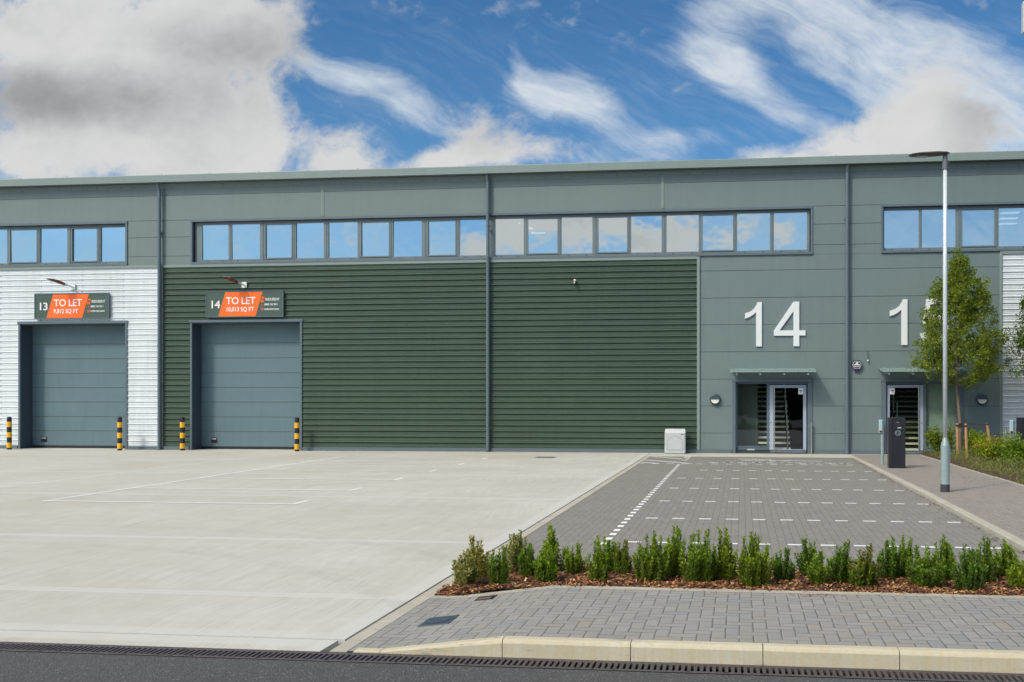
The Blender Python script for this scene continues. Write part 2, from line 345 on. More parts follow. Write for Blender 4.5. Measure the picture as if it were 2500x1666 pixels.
leaf_cover = leafmat('ground_cover_leaves', [(.12, .18, .04), (.20, .27, .055), (.30, .35, .08), (.36, .30, .12)], .3)
leaf_red = leafmat('autumn_leaves', [(.30, .05, .01), (.42, .10, .02), (.5, .2, .03)], .3)
leaf_dark = leafmat('far_hedge_leaves', [(.02, .05, .01), (.03, .07, .012), (.05, .09, .02)], .3)
chip_m = None
def chips():
    m = bpy.data.materials.new('bark_chips'); m.use_nodes = True; t = m.node_tree; b = t.nodes['Principled BSDF']
    g = t.nodes.new('ShaderNodeNewGeometry'); r = X_(t, g.outputs['Random Per Island'])
    cr = t.nodes.new('ShaderNodeValToRGB'); t.links.new(r.k, cr.inputs[0]); el = cr.color_ramp.elements
    for i, (p, c) in enumerate([(0, (.045, .016, .010)), (.30, (.12, .040, .018)), (.58, (.24, .085, .030)), (.78, (.48, .21, .06)), (1, (.80, .50, .22))]):
        e = el[i] if i < 2 else el.new(p)
        e.position = p; e.color = (*c, 1)
    f = noise(t, mapping(t, g.outputs['Position'], sc=(1, 1, 1)), 90, 3, .7)
    c = mixc(t, f.lin(.35, .7, 0, .5), cr.outputs[0], (.05, .02, .012))
    t.links.new(c, b.inputs['Base Color']); b.inputs['Roughness'].default_value = .7; return m
chip_m = chips()

def glassmat(name, refl, tint, rough=.01, fres=False, wav=.02):
    m = bpy.data.materials.new(name); m.use_nodes = True; t = m.node_tree; t.nodes.remove(t.nodes['Principled BSDF'])
    o = t.nodes['Material Output']; gl = t.nodes.new('ShaderNodeBsdfGlossy'); gl.inputs['Roughness'].default_value = rough; gl.inputs[0].default_value = (*tint, 1)
    tr = t.nodes.new('ShaderNodeBsdfTransparent'); tr.inputs[0].default_value = (.90, .94, .92, 1)
    mx = t.nodes.new('ShaderNodeMixShader')
    if fres:
        fr = t.nodes.new('ShaderNodeFresnel'); fr.inputs[0].default_value = 1.5
        t.links.new((X_(t, fr.outputs[0])*.8 + refl).k, mx.inputs[0])
    else: mx.inputs[0].default_value = refl
    g = t.nodes.new('ShaderNodeNewGeometry')
    bn = t.nodes.new('ShaderNodeBump'); bn.inputs['Strength'].default_value = wav; bn.inputs['Distance'].default_value = .1
    t.links.new(noise(t, g.outputs['Position'], 1.1, 2).k, bn.inputs['Height']); t.links.new(bn.outputs[0], gl.inputs['Normal'])
    t.links.new(tr.outputs[0], mx.inputs[1]); t.links.new(gl.outputs[0], mx.inputs[2]); t.links.new(mx.outputs[0], o.inputs[0]); return m
win_glass = glassmat('coated_window_glass', .80, (.84, .92, .95), wav=.05)
door_glass = glassmat('door_glass', .12, (.75, .85, 1.0), wav=.03)
def emis(name, col, st):
    m = bpy.data.materials.new(name); m.use_nodes = True; b = m.node_tree.nodes['Principled BSDF']
    b.inputs['Base Color'].default_value = (*col, 1); b.inputs['Emission Color'].default_value = (*col, 1); b.inputs['Emission Strength'].default_value = st; return m
panel_light = emis('office_ceiling_light', (1, 1, 1), 1.0)

# ------------------------------------------------------------------ mesh helpers
class MB:
    def __init__(s): s.v = []; s.f = []; s.mi = []
    def quad(s, pts, mi=0):
        n = len(s.v); s.v += [tuple(p) for p in pts]; s.f.append(tuple(range(n, n+len(pts)))); s.mi.append(mi)
    def box(s, x0, x1, y0, y1, z0, z1, mi=0, bev=0.0):
        if bev:
            x0, x1 = min(x0, x1), max(x0, x1); y0, y1 = min(y0, y1), max(y0, y1); b = bev; n = len(s.v)
            # octagonal-section box: bevelled vertical and horizontal edges
            rings = []
            for z, i in ((z0, b), (z0+b, 0), (z1-b, 0), (z1, b)):
                X0, X1, Y0, Y1 = x0+i, x1-i, y0+i, y1-i
                rings.append([(X0+b, Y0, z), (X1-b, Y0, z), (X1, Y0+b, z), (X1, Y1-b, z), (X1-b, Y1, z), (X0+b, Y1, z), (X0, Y1-b, z), (X0, Y0+b, z)])
            for r in rings: s.v += r
            for a in range(3):
                for q in range(8):
                    s.f.append((n+a*8+q, n+a*8+(q+1) % 8, n+(a+1)*8+(q+1) % 8, n+(a+1)*8+q)); s.mi.append(mi)
            s.f.append(tuple(n+q for q in range(7, -1, -1))); s.mi.append(mi)
            s.f.append(tuple(n+24+q for q in range(8))); s.mi.append(mi); return s
        n = len(s.v)
        s.v += [(x0, y0, z0), (x1, y0, z0), (x1, y1, z0), (x0, y1, z0), (x0, y0, z1), (x1, y0, z1), (x1, y1, z1), (x0, y1, z1)]
        for f in ((0, 3, 2, 1), (4, 5, 6, 7), (0, 1, 5, 4), (1, 2, 6, 5), (2, 3, 7, 6), (3, 0, 4, 7)): s.f.append(tuple(n+a for a in f)); s.mi.append(mi)
        return s
    def tube(s, pts, rad, seg=12, mi=0, cap=True):
        pts = [Vector(p) for p in pts]; n0 = len(s.v)
        if not isinstance(rad, (list, tuple)): rad = [rad]*len(pts)
        ref = None
        for i, p in enumerate(pts):
            d = (pts[min(i+1, len(pts)-1)] - pts[max(i-1, 0)])
            if d.length < 1e-9: d = Vector((0, 0, 1))
            d.normalize()
            if ref is None: ref = d.orthogonal().normalized()
            a = (ref - d*ref.dot(d)); a = a.normalized() if a.length > 1e-6 else d.orthogonal().normalized(); ref = a; b = d.cross(a)
            for k in range(seg):
                an = 2*PI*k/seg; s.v.append(tuple(p + (a*math.cos(an) + b*math.sin(an))*rad[i]))
        for i in range(len(pts)-1):
            for k in range(seg):
                s.f.append((n0+i*seg+k, n0+i*seg+(k+1) % seg, n0+(i+1)*seg+(k+1) % seg, n0+(i+1)*seg+k)); s.mi.append(mi)
        if cap:
            s.f.append(tuple(n0+k for k in range(seg-1, -1, -1))); s.mi.append(mi)
            l = n0+(len(pts)-1)*seg; s.f.append(tuple(l+k for k in range(seg))); s.mi.append(mi)
        return s
    def prism(s, poly, y0, y1, mi=0):
        """outline in (x,z), front at y0, back at y1; convex or simple outline"""
        n = len(s.v); k = len(poly)
        s.v += [(x, y0, z) for x, z in poly] + [(x, y1, z) for x, z in poly]
        s.f.append(tuple(n+i for i in range(k))); s.mi.append(mi); s.f.append(tuple(n+k+i for i in range(k-1, -1, -1))); s.mi.append(mi)
        for i in range(k): s.f.append((n+i, n+k+i, n+k+(i+1) % k, n+(i+1) % k)); s.mi.append(mi)
        return s
    def build(s, name, mats, parent=None, smooth=False, loc=None):
        me = bpy.data.meshes.new(name); me.from_pydata(s.v, [], s.f)
        if not isinstance(mats, (list, tuple)): mats = [mats]
        for m in mats: me.materials.append(m)
        me.polygons.foreach_set('material_index', s.mi)
        if smooth: me.polygons.foreach_set('use_smooth', [True]*len(s.f))
        me.update(); o = bpy.data.objects.new(name, me); C.objects.link(o)
        if parent: o.parent = parent
        if loc: o.location = loc
        return o
def tag(o, label=None, cat=None, group=None, kind=None):
    if label: o['label'] = label
    if cat: o['category'] = cat
    if group: o['group'] = group
    if kind: o['kind'] = kind
    return o
def thing(name, label, cat, loc=(0, 0, 0), rz=0, group=None):
    o = bpy.data.objects.new(name, None); C.objects.link(o); o.empty_display_size = .1
    o.location = loc; o.rotation_euler = (0, 0, rz); return tag(o, label, cat, group)
def dup(root, loc, rz, label, scale=None):
    r = root.copy(); C.objects.link(r); r.location = loc; r.rotation_euler = (0, 0, rz); r['label'] = label
    if scale: r.scale = scale
    for ch in list(root.children):
        c = ch.copy(); C.objects.link(c); c.parent = r
        for g in list(ch.children):
            d = g.copy(); C.objects.link(d); d.parent = c
    return r
def text(body, size, x, z, y, m, parent, name='lettering', bold=0.0, xs=1.0, th=.003, shear=0.0, align='LEFT', sp=1.0):
    cu = bpy.data.curves.new('lettering', 'FONT'); cu.body = body; cu.size = size; cu.extrude = th; cu.offset = bold
    cu.align_x = align; cu.shear = shear; cu.space_character = sp; cu.resolution_u = 3
    ob = bpy.data.objects.new('tmp', cu); C.objects.link(ob); dg = bpy.context.evaluated_depsgraph_get(); dg.update()
    me = bpy.data.meshes.new_from_object(ob.evaluated_get(dg)); bpy.data.objects.remove(ob)
    me.transform(Matrix.Translation((x, y, z)) @ Matrix.Rotation(PI/2, 4, 'X') @ Matrix.Scale(xs, 4, (1, 0, 0)))
    me.materials.clear(); me.materials.append(m); o = bpy.data.objects.new(name, me); C.objects.link(o); o.parent = parent; return o

# ------------------------------------------------------------------ ground
def sheet(name, x0, x1, y0, y1, z, m):
    b = MB(); b.quad([(x0, y0, z), (x1, y0, z), (x1, y1, z), (x0, y1, z)]); return tag(b.build(name, m), kind='structure')
field_m = plain('rough_grass', (.06, .075, .03), .9, var=.4, vscale=2)
sheet('ground', -700, 700, -700, 700, -.16, field_m)
b = MB(); b.box(-60, -2.965, 6.94, 31.9, -.15, 0); b.box(-2.955, 16, 29.55, 31.9, -.15, -.004); tag(b.build('concrete_yard', [concrete_m]), kind='structure')
b = MB()
x = -60
while x < -3.1: 
    b.box(x, min(x+3.0, -2.94)-.008, 6.60, 6.915, -.15, -.002); x += 3.0
tag(b.build('concrete_edge_strip', concrete_m), kind='structure')
b = MB(); b.box(-60, 60, -30, 6.362, -.15, -.006); tag(b.build('road', asphalt_m), kind='structure')
b = MB(); b.box(-2.80, 3.30, 10.06, 29.42, -.15, 0); tag(b.build('parking_bay_paving', pav_park), kind='structure')
# pale flush kerb between yard and paving, and along the front of the building apron
b = MB(); y = 6.6
while y < 29.5:
    b.box(-2.935, -2.806, y, min(y+.915, 29.5)-.006, -.15, .004, bev=.003); y += .915
b.box(-2.80, 3.3, 29.425, 29.545, -.15, .003)
tag(b.build('flush_kerb', kerb_g), kind='structure')
# front footway: flat by the yard edge, ramped up to the full kerb height
def fz(x): return .004 + .116*max(0, min(1, (x+2.56)/.89))
xs = [-2.80, -2.56, -1.67, 0, 3, 12]
b = MB()
for a, c in zip(xs, xs[1:]): b.quad([(a, 6.70, fz(a)), (c, 6.70, fz(c)), (c, 8.455, fz(c)), (a, 8.455, fz(a))])
b.quad([(-2.80, 6.61, .003), (-2.56, 6.61, .003), (-2.56, 6.70, .004), (-2.80, 6.70, .004)])
tag(b.build('front_footway', pav_front), kind='structure')
# edging between footway and mulch bed
b = MB()
for a, c in zip(xs, xs[1:]):
    n = max(1, int((c-a)/.9))
    for k in range(n):
        p = a+(c-a)*k/n; q = a+(c-a)*(k+1)/n
        for (ya, yb, za, zb) in ((8.455, 8.505, .012, .012),):
            b.v += [(p, ya, fz(p)+za), (q-.004, ya, fz(q)+za), (q-.004, yb, fz(q)+zb), (p, yb, fz(p)+zb), (p, ya, -.1), (q-.004, ya, -.1), (q-.004, yb, -.1), (p, yb, -.1)]
            m0 = len(b.v)-8
            for f in ((0, 1, 2, 3), (0, 4, 5, 1), (3, 2, 6, 7), (0, 3, 7, 4), (1, 5, 6, 2)): b.f.append(tuple(m0+w for w in f)); b.mi.append(0)
x = -2.8
while x < 3.2:
    b.box(x, min(x+.9, 3.28)-.004, 10.0, 10.055, -.1, .045); x += .9
tag(b.build('bed_edging', kerb_g), kind='structure')
# raised front kerb stones, first one tapering down to the crossover
b = MB(); kx = [-2.76, -2.565, -1.67, -.765, .14, 1.045, 1.95, 2.86, 3.77, 4.68, 5.6, 6.5, 7.4, 8.3]
for a, c in zip(kx, kx[1:]):
    za, zc = fz(a)+.004, fz(c)+.004; g = .003; fa = 6.592; n0 = len(b.v)
    prof = lambda z: [(fa, -.14), (fa, z-.028*min(1, z/.1)), (fa+.012, z-.008), (fa+.03, z), (6.698, z), (6.698, -.14)]
    for xx, zz in ((a+g, za), (c-g, zc)): b.v += [(xx, yy, z_) for yy, z_ in prof(zz)]
    for q in range(5): b.f.append((n0+q, n0+q+6, n0+q+7, n0+q+1)); b.mi.append(0)
    b.f.append(tuple(n0+q for q in range(6))); b.mi.append(0); b.f.append(tuple(n0+6+q for q in range(5, -1, -1))); b.mi.append(0)
tag(b.build('front_kerb', kerb_m), kind='structure')
# right-hand footway, falls gently towards the building
def pz(y): return .065 if y < 18 else .065*(1-(y-18)/13)+.004
b = MB(); ys = [8.45, 12, 18, 24, 29, 31.28]
for a, c in zip(ys, ys[1:]): b.quad([(3.425, a, pz(a)-.004), (5.52, a, pz(a)-.004), (5.52, c, pz(c)-.004), (3.425, c, pz(c)-.004)])
b.quad([(5.52, 6.7, .06), (12, 6.7, .06), (12, 18.2, .06), (5.52, 18.2, .06)])
tag(b.build('side_footway', pav_path), kind='structure')
b = MB(); y = 10.1
while y < 30.4:
    y2 = min(y+.915, 30.6); za, zc = pz(y)+.004, pz(y2)+.004
    if y2 > 30.3: zc = .01
    n0 = len(b.v); g = .003
    prof = lambda z: [(3.298, -.14), (3.298, z-.015), (3.312, z), (3.422, z), (3.422, -.14)]
    for yy, zz in ((y+g, za), (y2-g, zc)): b.v += [(xx, yy, z_) for xx, z_ in prof(zz)]
    for q in range(4): b.f.append((n0+q, n0+q+1, n0+q+6, n0+q+5)); b.mi.append(0)
    b.f.append(tuple(n0+q for q in range(4, -1, -1))); b.mi.append(0); b.f.append(tuple(n0+5+q for q in range(5))); b.mi.append(0)
    y += .915
tag(b.build('side_kerb', kerb_g), kind='structure')
# edging of the planted bed on the right
b = MB(); pts = [(5.52, 31.0), (5.50, 26), (5.52, 22), (5.50, 18.2)]
for (xa, ya), (xb, yb) in zip(pts, pts[1:]):
    n = max(1, int((ya-yb)/.9))
    for k in range(n):
        p = ya+(yb-ya)*k/n; q = ya+(yb-ya)*(k+1)/n; b.box(xa-.02, xa+.03, q, p-.006, -.1, pz(p)+.022)
tag(b.build('footway_edging', kerb_g), kind='structure')
b = MB(); b.box(5.55, 16, 18.2, 30.9, -.1, .07); tag(b.build('planting_soil', soil), kind='structure')
b = MB(); b.box(-13, -1.4, 31.0, 31.26, -.02, .006); b.box(-1.4, 16, 31.05, 31.26, -.02, .006)
tag(b.build('gravel_margin', gravel_m), kind='structure')

# painted bay lines on the concrete
b = MB(); L = lambda x0, x1, y0, y1, z=.004: b.quad([(x0, y0, z), (x1, y0, z), (x1, y1, z), (x0, y1, z)])
worn = plain('worn_line_paint', (.74, .74, .72), .7, var=.1, vscale=4)
L(-12.17, -12.07, 15.5, 28.6)
for i in range(6):
    y = 15.6 + 2.39*i; L(-12.07, -7.62, y-.05, y+.05, .0045); L(-7.62, -7.52, y-.05, y+.55, .004)
tag(b.build('yard_bay_lines', worn), kind='structure')
# white blocks set in the paving; cell (i,j) of the herringbone, 100 mm cells
b = MB(); e = .006
def blk(i, j, vert):
    x0 = -1.75 + i*.1; y0 = .05 + j*.1
    if vert: b.quad([(x0+e, y0-.1+e, .004), (x0+.1-e, y0-.1+e, .004), (x0+.1-e, y0+.1-e, .004), (x0+e, y0+.1-e, .004)])
    else: b.quad([(x0+e, y0+e, .004), (x0+.2-e, y0+e, .004), (x0+.2-e, y0+.1-e, .004), (x0+e, y0+.1-e, .004)])
for j in range(118, 262):
    if (0-j) % 4 == 2: blk(0, j, True)
for j in (276, 280, 284, 288, 291): 
    for jj in range(j, j+4):
        if (0-jj) % 4 == 2: blk(0, jj, True); blk(1, jj-1, True)
def row(Y, i0, i1):
    j = round((Y-.05)/.1)
    for i in range(i0, i1):
        if (i-j) % 4 == 0: blk(i, j, False)
for Y in (11.95, 14.35, 16.75, 19.15, 21.55): row(Y, 3, 49)
row(23.95, 4, 49); row(26.15, -11, 47); row(26.9, 7, 45)
for j0, i0, n in ((291, -10, 11), (276, -11, 17), (266, -11, 13)):        # hatching of the buffer zone, stepped block by block
    for s_ in range(n):
        if j0-s_ > 262 or s_ < 5: blk(i0+s_, j0-s_, False)
for q in range(5): blk(9+8*q, 266, False); blk(13+8*q, 268, False)
# wheelchair mark laid in white blocks
for i, j in [(16, 283), (18, 283), (20, 283), (22, 282), (24, 282), (20, 280), (22, 279), (24, 278), (26, 278), (23, 276), (24, 276), (25, 275), (28, 277), (29, 276), (30, 278), (32, 277), (34, 277), (36, 276), (38, 276), (18, 279), (17, 278), (19, 276), (21, 275)]: blk(i, j, False)
tag(b.build('white_block_markings', white_p), kind='structure')

# ------------------------------------------------------------------ building
Y0 = 31.3
bld = thing('industrial_building', 'long grey metal-clad warehouse terrace with green and white corrugated bays and a window band', 'building', (0, 0, 0))
XL, XR = -34.0, 16.0
JZ = [.656, 1.535, 2.403, 3.287, 4.165, 5.03, 5.911, 6.70, 7.36, 7.94, 8.80]
def wall(name, x0, x1, z0, z1, holes, m, depth=.13, Y=Y0):
    b = MB(); g = .007
    zs = {z0, z1}; xs = {x0, x1}
    for h in holes: xs |= {max(x0, h[0]), min(x1, h[1])}; zs |= {max(z0, h[2]), min(z1, h[3])}
    gr = []
    for z in JZ:
        if z0+.03 < z < z1-.03: zs |= {z-g, z+g}; gr.append((z-g, z+g))
    xs = sorted(xs); zs = sorted(zs)
    inh = lambda x, z: any(h[0] < x < h[1] and h[2] < z < h[3] for h in holes)
    for xa, xb in zip(xs, xs[1:]):
        for za, zb in zip(zs, zs[1:]):
            xm, zm = (xa+xb)/2, (za+zb)/2
            if inh(xm, zm): continue
            isg = any(p-1e-6 <= za and zb <= q+1e-6 for p, q in gr)
            Yf = Y+(.012 if isg else 0)
            b.quad([(xa, Yf, za), (xb, Yf, za), (xb, Yf, zb), (xa, Yf, zb)], 1 if isg else 0)
            if isg:
                b.quad([(xa, Y, za), (xb, Y, za), (xb, Yf, za), (xa, Yf, za)]); b.quad([(xa, Y, zb), (xa, Yf, zb), (xb, Yf, zb), (xb, Y, zb)])
    for h in holes:
        hx0, hx1, hz0, hz1 = max(x0, h[0]), min(x1, h[1]), max(z0, h[2]), min(z1, h[3]); D = Y+depth
        b.quad([(hx0, Y, hz0), (hx0, D, hz0), (hx0, D, hz1), (hx0, Y, hz1)], 1); b.quad([(hx1, Y, hz0), (hx1, Y, hz1), (hx1, D, hz1), (hx1, D, hz0)], 1)
        b.quad([(hx0, Y, hz1), (hx0, D, hz1), (hx1, D, hz1), (hx1, Y, hz1)], 1); b.quad([(hx0, Y, hz0), (hx1, Y, hz0), (hx1, D, hz0), (hx0, D, hz0)], 1)
    return b.build(name, [m, slate_dark], bld)
WZ0, WZ1 = 6.47, 7.86
wall('wall_panel', XL, XR, 6.40, 9.26, [(XL-1, -21.31, WZ0, WZ1), (-18.86, 2.19, WZ0, WZ1), (4.44, XR+1, WZ0, WZ1)], grey_panel)
wall('wall_panel', -1.36, 8.02, .12, 6.395, [(-.27, 2.20, .0, 2.31), (4.42, 6.86, .0, 2.31)], grey_panel)
def corr(name, segs, m, slot=.07, dep=.046):
    b = MB(); prof = []
    zt = 6.313
    k = 0
    sl = .014 if slot else .004
    pts = [(-.014, dep), (-.0125, -slot), (sl, -slot), (sl+.0015, .0), (.044, .0), (.054, .011), (.062, .011), (.067, .0), (.098, .0), (.108, .011), (.116, .011), (.121, .0), (.142, .0), (.166, dep)]
    while zt - k*.1945 > -.1:
        for dz_, o_ in pts: prof.append((zt - k*.1945 - dz_, o_))
        k += 1
    for (xa, xb, za, zb) in segs:
        pr = [(z, o) for z, o in prof if za <= z <= zb]
        pr = [(zb, pr[0][1])] + pr + [(za, pr[-1][1])]
        for (z1, o1), (z2, o2) in zip(pr, pr[1:]):
            if z1-z2 < 1e-6: continue
            b.quad([(xa, Y0-o1, z1), (xa, Y0-o2, z2), (xb, Y0-o2, z2), (xb, Y0-o1, z1)])
        # sheet end profile thickness at both ends
        x = math.ceil(xa/1.55)*1.55 + .3
        while x < xb-.05:
            for q in range(k):
                z = zt - q*.1945 - .03
                if za+.02 < z < zb-.02: b.box(x-.009, x+.009, Y0-.012, Y0, z-.009, z+.009, 1)
            x += 1.55
    return b.build(name, [m, bolt_m], bld)
corr('corrugated_cladding', [(XL, -25.36, .12, 6.30), (-25.36, -21.25, 4.46, 6.30), (-21.25, -20.08, .12, 6.30)], white_m, .0, .030)['label'] = 'white corrugated metal cladding around the left roller door'
corr('corrugated_cladding', [(-19.93, -18.93, .12, 6.30), (-18.93, -14.88, 4.46, 6.30), (-14.88, -1.46, .12, 6.30)], green_m)['label'] = 'dark green corrugated metal cladding'
corr('corrugated_cladding', [(8.10, XR, .12, 6.30)], white_m, .0, .030)['label'] = 'white corrugated metal cladding at the right edge'
b = MB()
b.box(XL, -1.46, Y0-.045, Y0, 6.30, 6.398, bev=.004); b.box(8.10, XR, Y0-.045, Y0, 6.30, 6.398, bev=.004)   # drip flashing
b.box(-1.46, -1.36, Y0-.05, Y0+.02, .0, 6.385, bev=.01); b.box(8.02, 8.10, Y0-.05, Y0+.02, .0, 6.385, bev=.01)
b.box(-19.99, -19.93, Y0-.05, Y0+.02, .0, 6.298, bev=.008); b.box(-20.08, -20.02, Y0-.045, Y0+.02, .0, 6.298, bev=.008)
for xx in (-14.16, -2.57): b.box(xx-.05, xx+.05, Y0-.012, Y0-.002, 7.97, 9.04, bev=.003); b.box(xx-.012, xx+.012, Y0-.02, Y0-.0125, 7.97, 9.04)
b.build('flashing', grey_trim, bld)
b = MB()
for xa, xb in ((XL, -25.38), (-21.23, -18.95), (-14.86, -1.36), (-1.36, -.33), (2.27, 4.36), (6.92, XR)):
    b.box(xa, xb-.002, Y0-.055, Y0, .0, .118, bev=.006)
b.build('base_flashing', slate, bld)
b = MB(); b.box(XL, XR, Y0-.01, Y0-.002, 9.045, 9.20)
x = XL+.3
while x < XR: b.box(x-.012, x+.012, Y0-.02, Y0-.0105, 9.075, 9.10, 1); x += .47
b.build('soffit_trim', [grey_trim, bolt_m], bld)
b = MB(); GY = Y0-.32
prof = [(GY, 9.20), (GY, 9.435), (GY+.01, 9.455), (GY+.05, 9.46), (GY+.06, 9.44), (Y0+.1, 9.44), (Y0+.1, 9.262), (GY+.05, 9.20)]
n0 = 0
for xx in (XL, XR): b.v += [(xx, yy, zz) for yy, zz in prof]
for q in range(8): b.f.append((q, 8+q, 8+(q+1) % 8, (q+1) % 8)); b.mi.append(0)
x = XL+.2
while x < XR: b.box(x-.01, x+.01, GY+.01, GY+.03, 9.45, 9.475, 1); x += 1.75
b.build('gutter', [gutter_m, slate], bld)
b = MB(); b.quad([(XL, Y0+.1, 9.43), (XR, Y0+.1, 9.43), (XR, 45, 10.6), (XL, 45, 10.6)]); b.quad([(XL, 45, 10.6), (XR, 45, 10.6), (XR, 58.9, 9.43), (XL, 58.9, 9.43)])
b.build('roof', grey_trim, bld)
b = MB()
for xx in (XL, XR): b.quad([(xx, Y0, 0), (xx, 58.9, 0), (xx, 58.9, 9.4), (xx, 45, 10.58), (xx, Y0, 9.4)])
b.quad([(XL, 58.9, 0), (XR, 58.9, 0), (XR, 58.9, 9.4), (XL, 58.9, 9.4)]); b.build('end_wall', grey_panel, bld)
# downpipes
for i, px_ in enumerate((-20.0, -8.38, 3.32, 15.0)):
    b = MB(); yb = Y0-.13
    b.tube([(px_, GY+.10, 9.19), (px_, yb, 8.95), (px_, yb, .05), (px_, yb-.03, 0.0)], .056, 14)
    for z in (8.6, 6.46, 3.6, 1.05): b.tube([(px_, yb, z-.05), (px_, yb, z+.05)], .066, 14)
    for z in (7.5, 5.0, 2.2, .5): b.box(px_-.075, px_+.075, yb, Y0-.01, z-.015, z+.015)
    b.build('downpipe', slate, bld, smooth=False)
# window band: each window a frame with its pane
PB = [(-18.56, -17.6), (-17.47, -16.46), (-16.24, -15.32), (-15.16, -14.17), (-14.0, -12.97), (-12.83, -11.87), (-11.72, -10.72), (-10.49, -9.56), (-9.41, -8.48), (-8.19, -7.22), (-7.07, -6.08), (-5.94, -4.91), (-4.72, -3.76), (-3.63, -2.62), (-2.46, -1.41), (-1.28, -.30), (-.16, .89), (1.02, 2.07)]
PA = [(-33.9, -32.9), (-32.75, -31.8), (-31.6, -30.6), (-30.45, -29.5), (-29.3, -28.3), (-28.1, -27.1), (-26.93, -25.9), (-25.76, -24.76), (-24.63, -23.60), (-23.40, -22.47), (-22.34, -21.42)]
PC = [(4.5, 5.58), (5.67, 6.71), (6.91, 7.89), (8.02, 8.98), (9.1, 10.1), (10.25, 11.2), (11.35, 12.4), (12.5, 13.5), (13.65, 14.6), (14.75, 15.75)]
def strip(P, x0, x1, sash, vis=None):
    yf = Y0+.10
    for i, (a, c) in enumerate(P):
        l = x0 if i == 0 else (P[i-1][1]+a)/2+.002; r_ = x1 if i == len(P)-1 else (c+P[i+1][0])/2-.002
        b = MB(); s = i in sash; zb, zt = (6.60, 7.73) if s else (6.565, 7.765)
        b.box(l, a, yf, yf+.07, WZ0+.01, WZ1); b.box(c, r_, yf, yf+.07, WZ0+.01, WZ1)
        b.box(a, c, yf, yf+.07, WZ0+.01, zb); b.box(a, c, yf, yf+.07, zt, WZ1)
        b.box(l, l+.022, yf-.014, yf-.001, WZ0+.02, WZ1-.01); b.box(r_-.022, r_, yf-.014, yf-.001, WZ0+.02, WZ1-.01)
        if s:
            w = .045; b.box(a-w, a, yf-.022, yf-.002, zb-w, zt+w, bev=.004); b.box(c, c+w, yf-.022, yf-.002, zb-w, zt+w, bev=.004)
            b.box(a+.001, c-.001, yf-.022, yf-.002, zb-w, zb, bev=.004); b.box(a+.001, c-.001, yf-.022, yf-.002, zt, zt+w, bev=.004)
        else:
            for q in (.22, .8): xx = a+(c-a)*q; b.box(xx-.025, xx+.025, yf-.006, yf-.001, WZ0+.035, WZ0+.055, 1)
        f = b.build('window', [frame_m, bolt_m], bld)
        g = MB(); tx = rnd.uniform(-.011, .011); tz = rnd.uniform(-.014, .014)
        y = yf+.03
        g.quad([(a-.01, y-tx, zb-.01), (c+.01, y+tx, zb-.01), (c+.01, y+tx+tz, zt+.01), (a-.01, y-tx+tz, zt+.01)]); g.build('pane', win_glass, f)
strip(PB, -18.80, 2.15, {2, 5, 7, 10, 12, 15}); strip(PA, XL+.02, -21.34, {7, 9}); strip(PC, 4.47, XR-.02, {2, 5, 8})
b = MB()
for x0, x1, la, ra in ((-18.92, 2.25, 1, 1), (XL, -21.25, 0, 1), (4.38, XR, 1, 0)):
    b.box(x0, x1, Y0-.035, Y0+.10, WZ1, WZ1+.085, bev=.006); b.box(x0, x1, Y0-.055, Y0+.10, WZ0-.075, WZ0, bev=.006)
    if la: b.box(x0, x0+.07, Y0-.03, Y0+.10, WZ0+.001, WZ1-.001, bev=.005)
    if ra: b.box(x1-.07, x1, Y0-.03, Y0+.10, WZ0+.001, WZ1-.001, bev=.005)
b.build('window_surround', slate, bld)
# rooms behind the window band with lit ceiling panels
b = MB()
b.quad([(XL+.05, Y0+.2, 6.30), (XR-.05, Y0+.2, 6.30), (XR-.05, 40, 6.30), (XL+.05, 40, 6.30)]); b.quad([(XL+.05, Y0+.2, 8.35), (XL+.05, 40, 8.35), (XR-.05, 40, 8.35), (XR-.05, Y0+.2, 8.35)])
b.quad([(XL+.05, 40, 6.30), (XR-.05, 40, 6.30), (XR-.05, 40, 8.35), (XL+.05, 40, 8.35)])
for xx in (-20.0, -8.4, 3.3): b.box(xx-.1, xx+.1, Y0+.2, 39.99, 6.31, 8.34)
b.build('office_interior', room_w, bld)
b = MB()
for xx in (-23.2, -9.4, 8.6):
    for k in range(5): b.box(xx+.25*k, xx+.25*k+.62, 33.0+k*1.1, 33.3+k*1.1, 8.325, 8.345)
tag(b.build('ceiling_lights', panel_light, bld), kind='stuff')
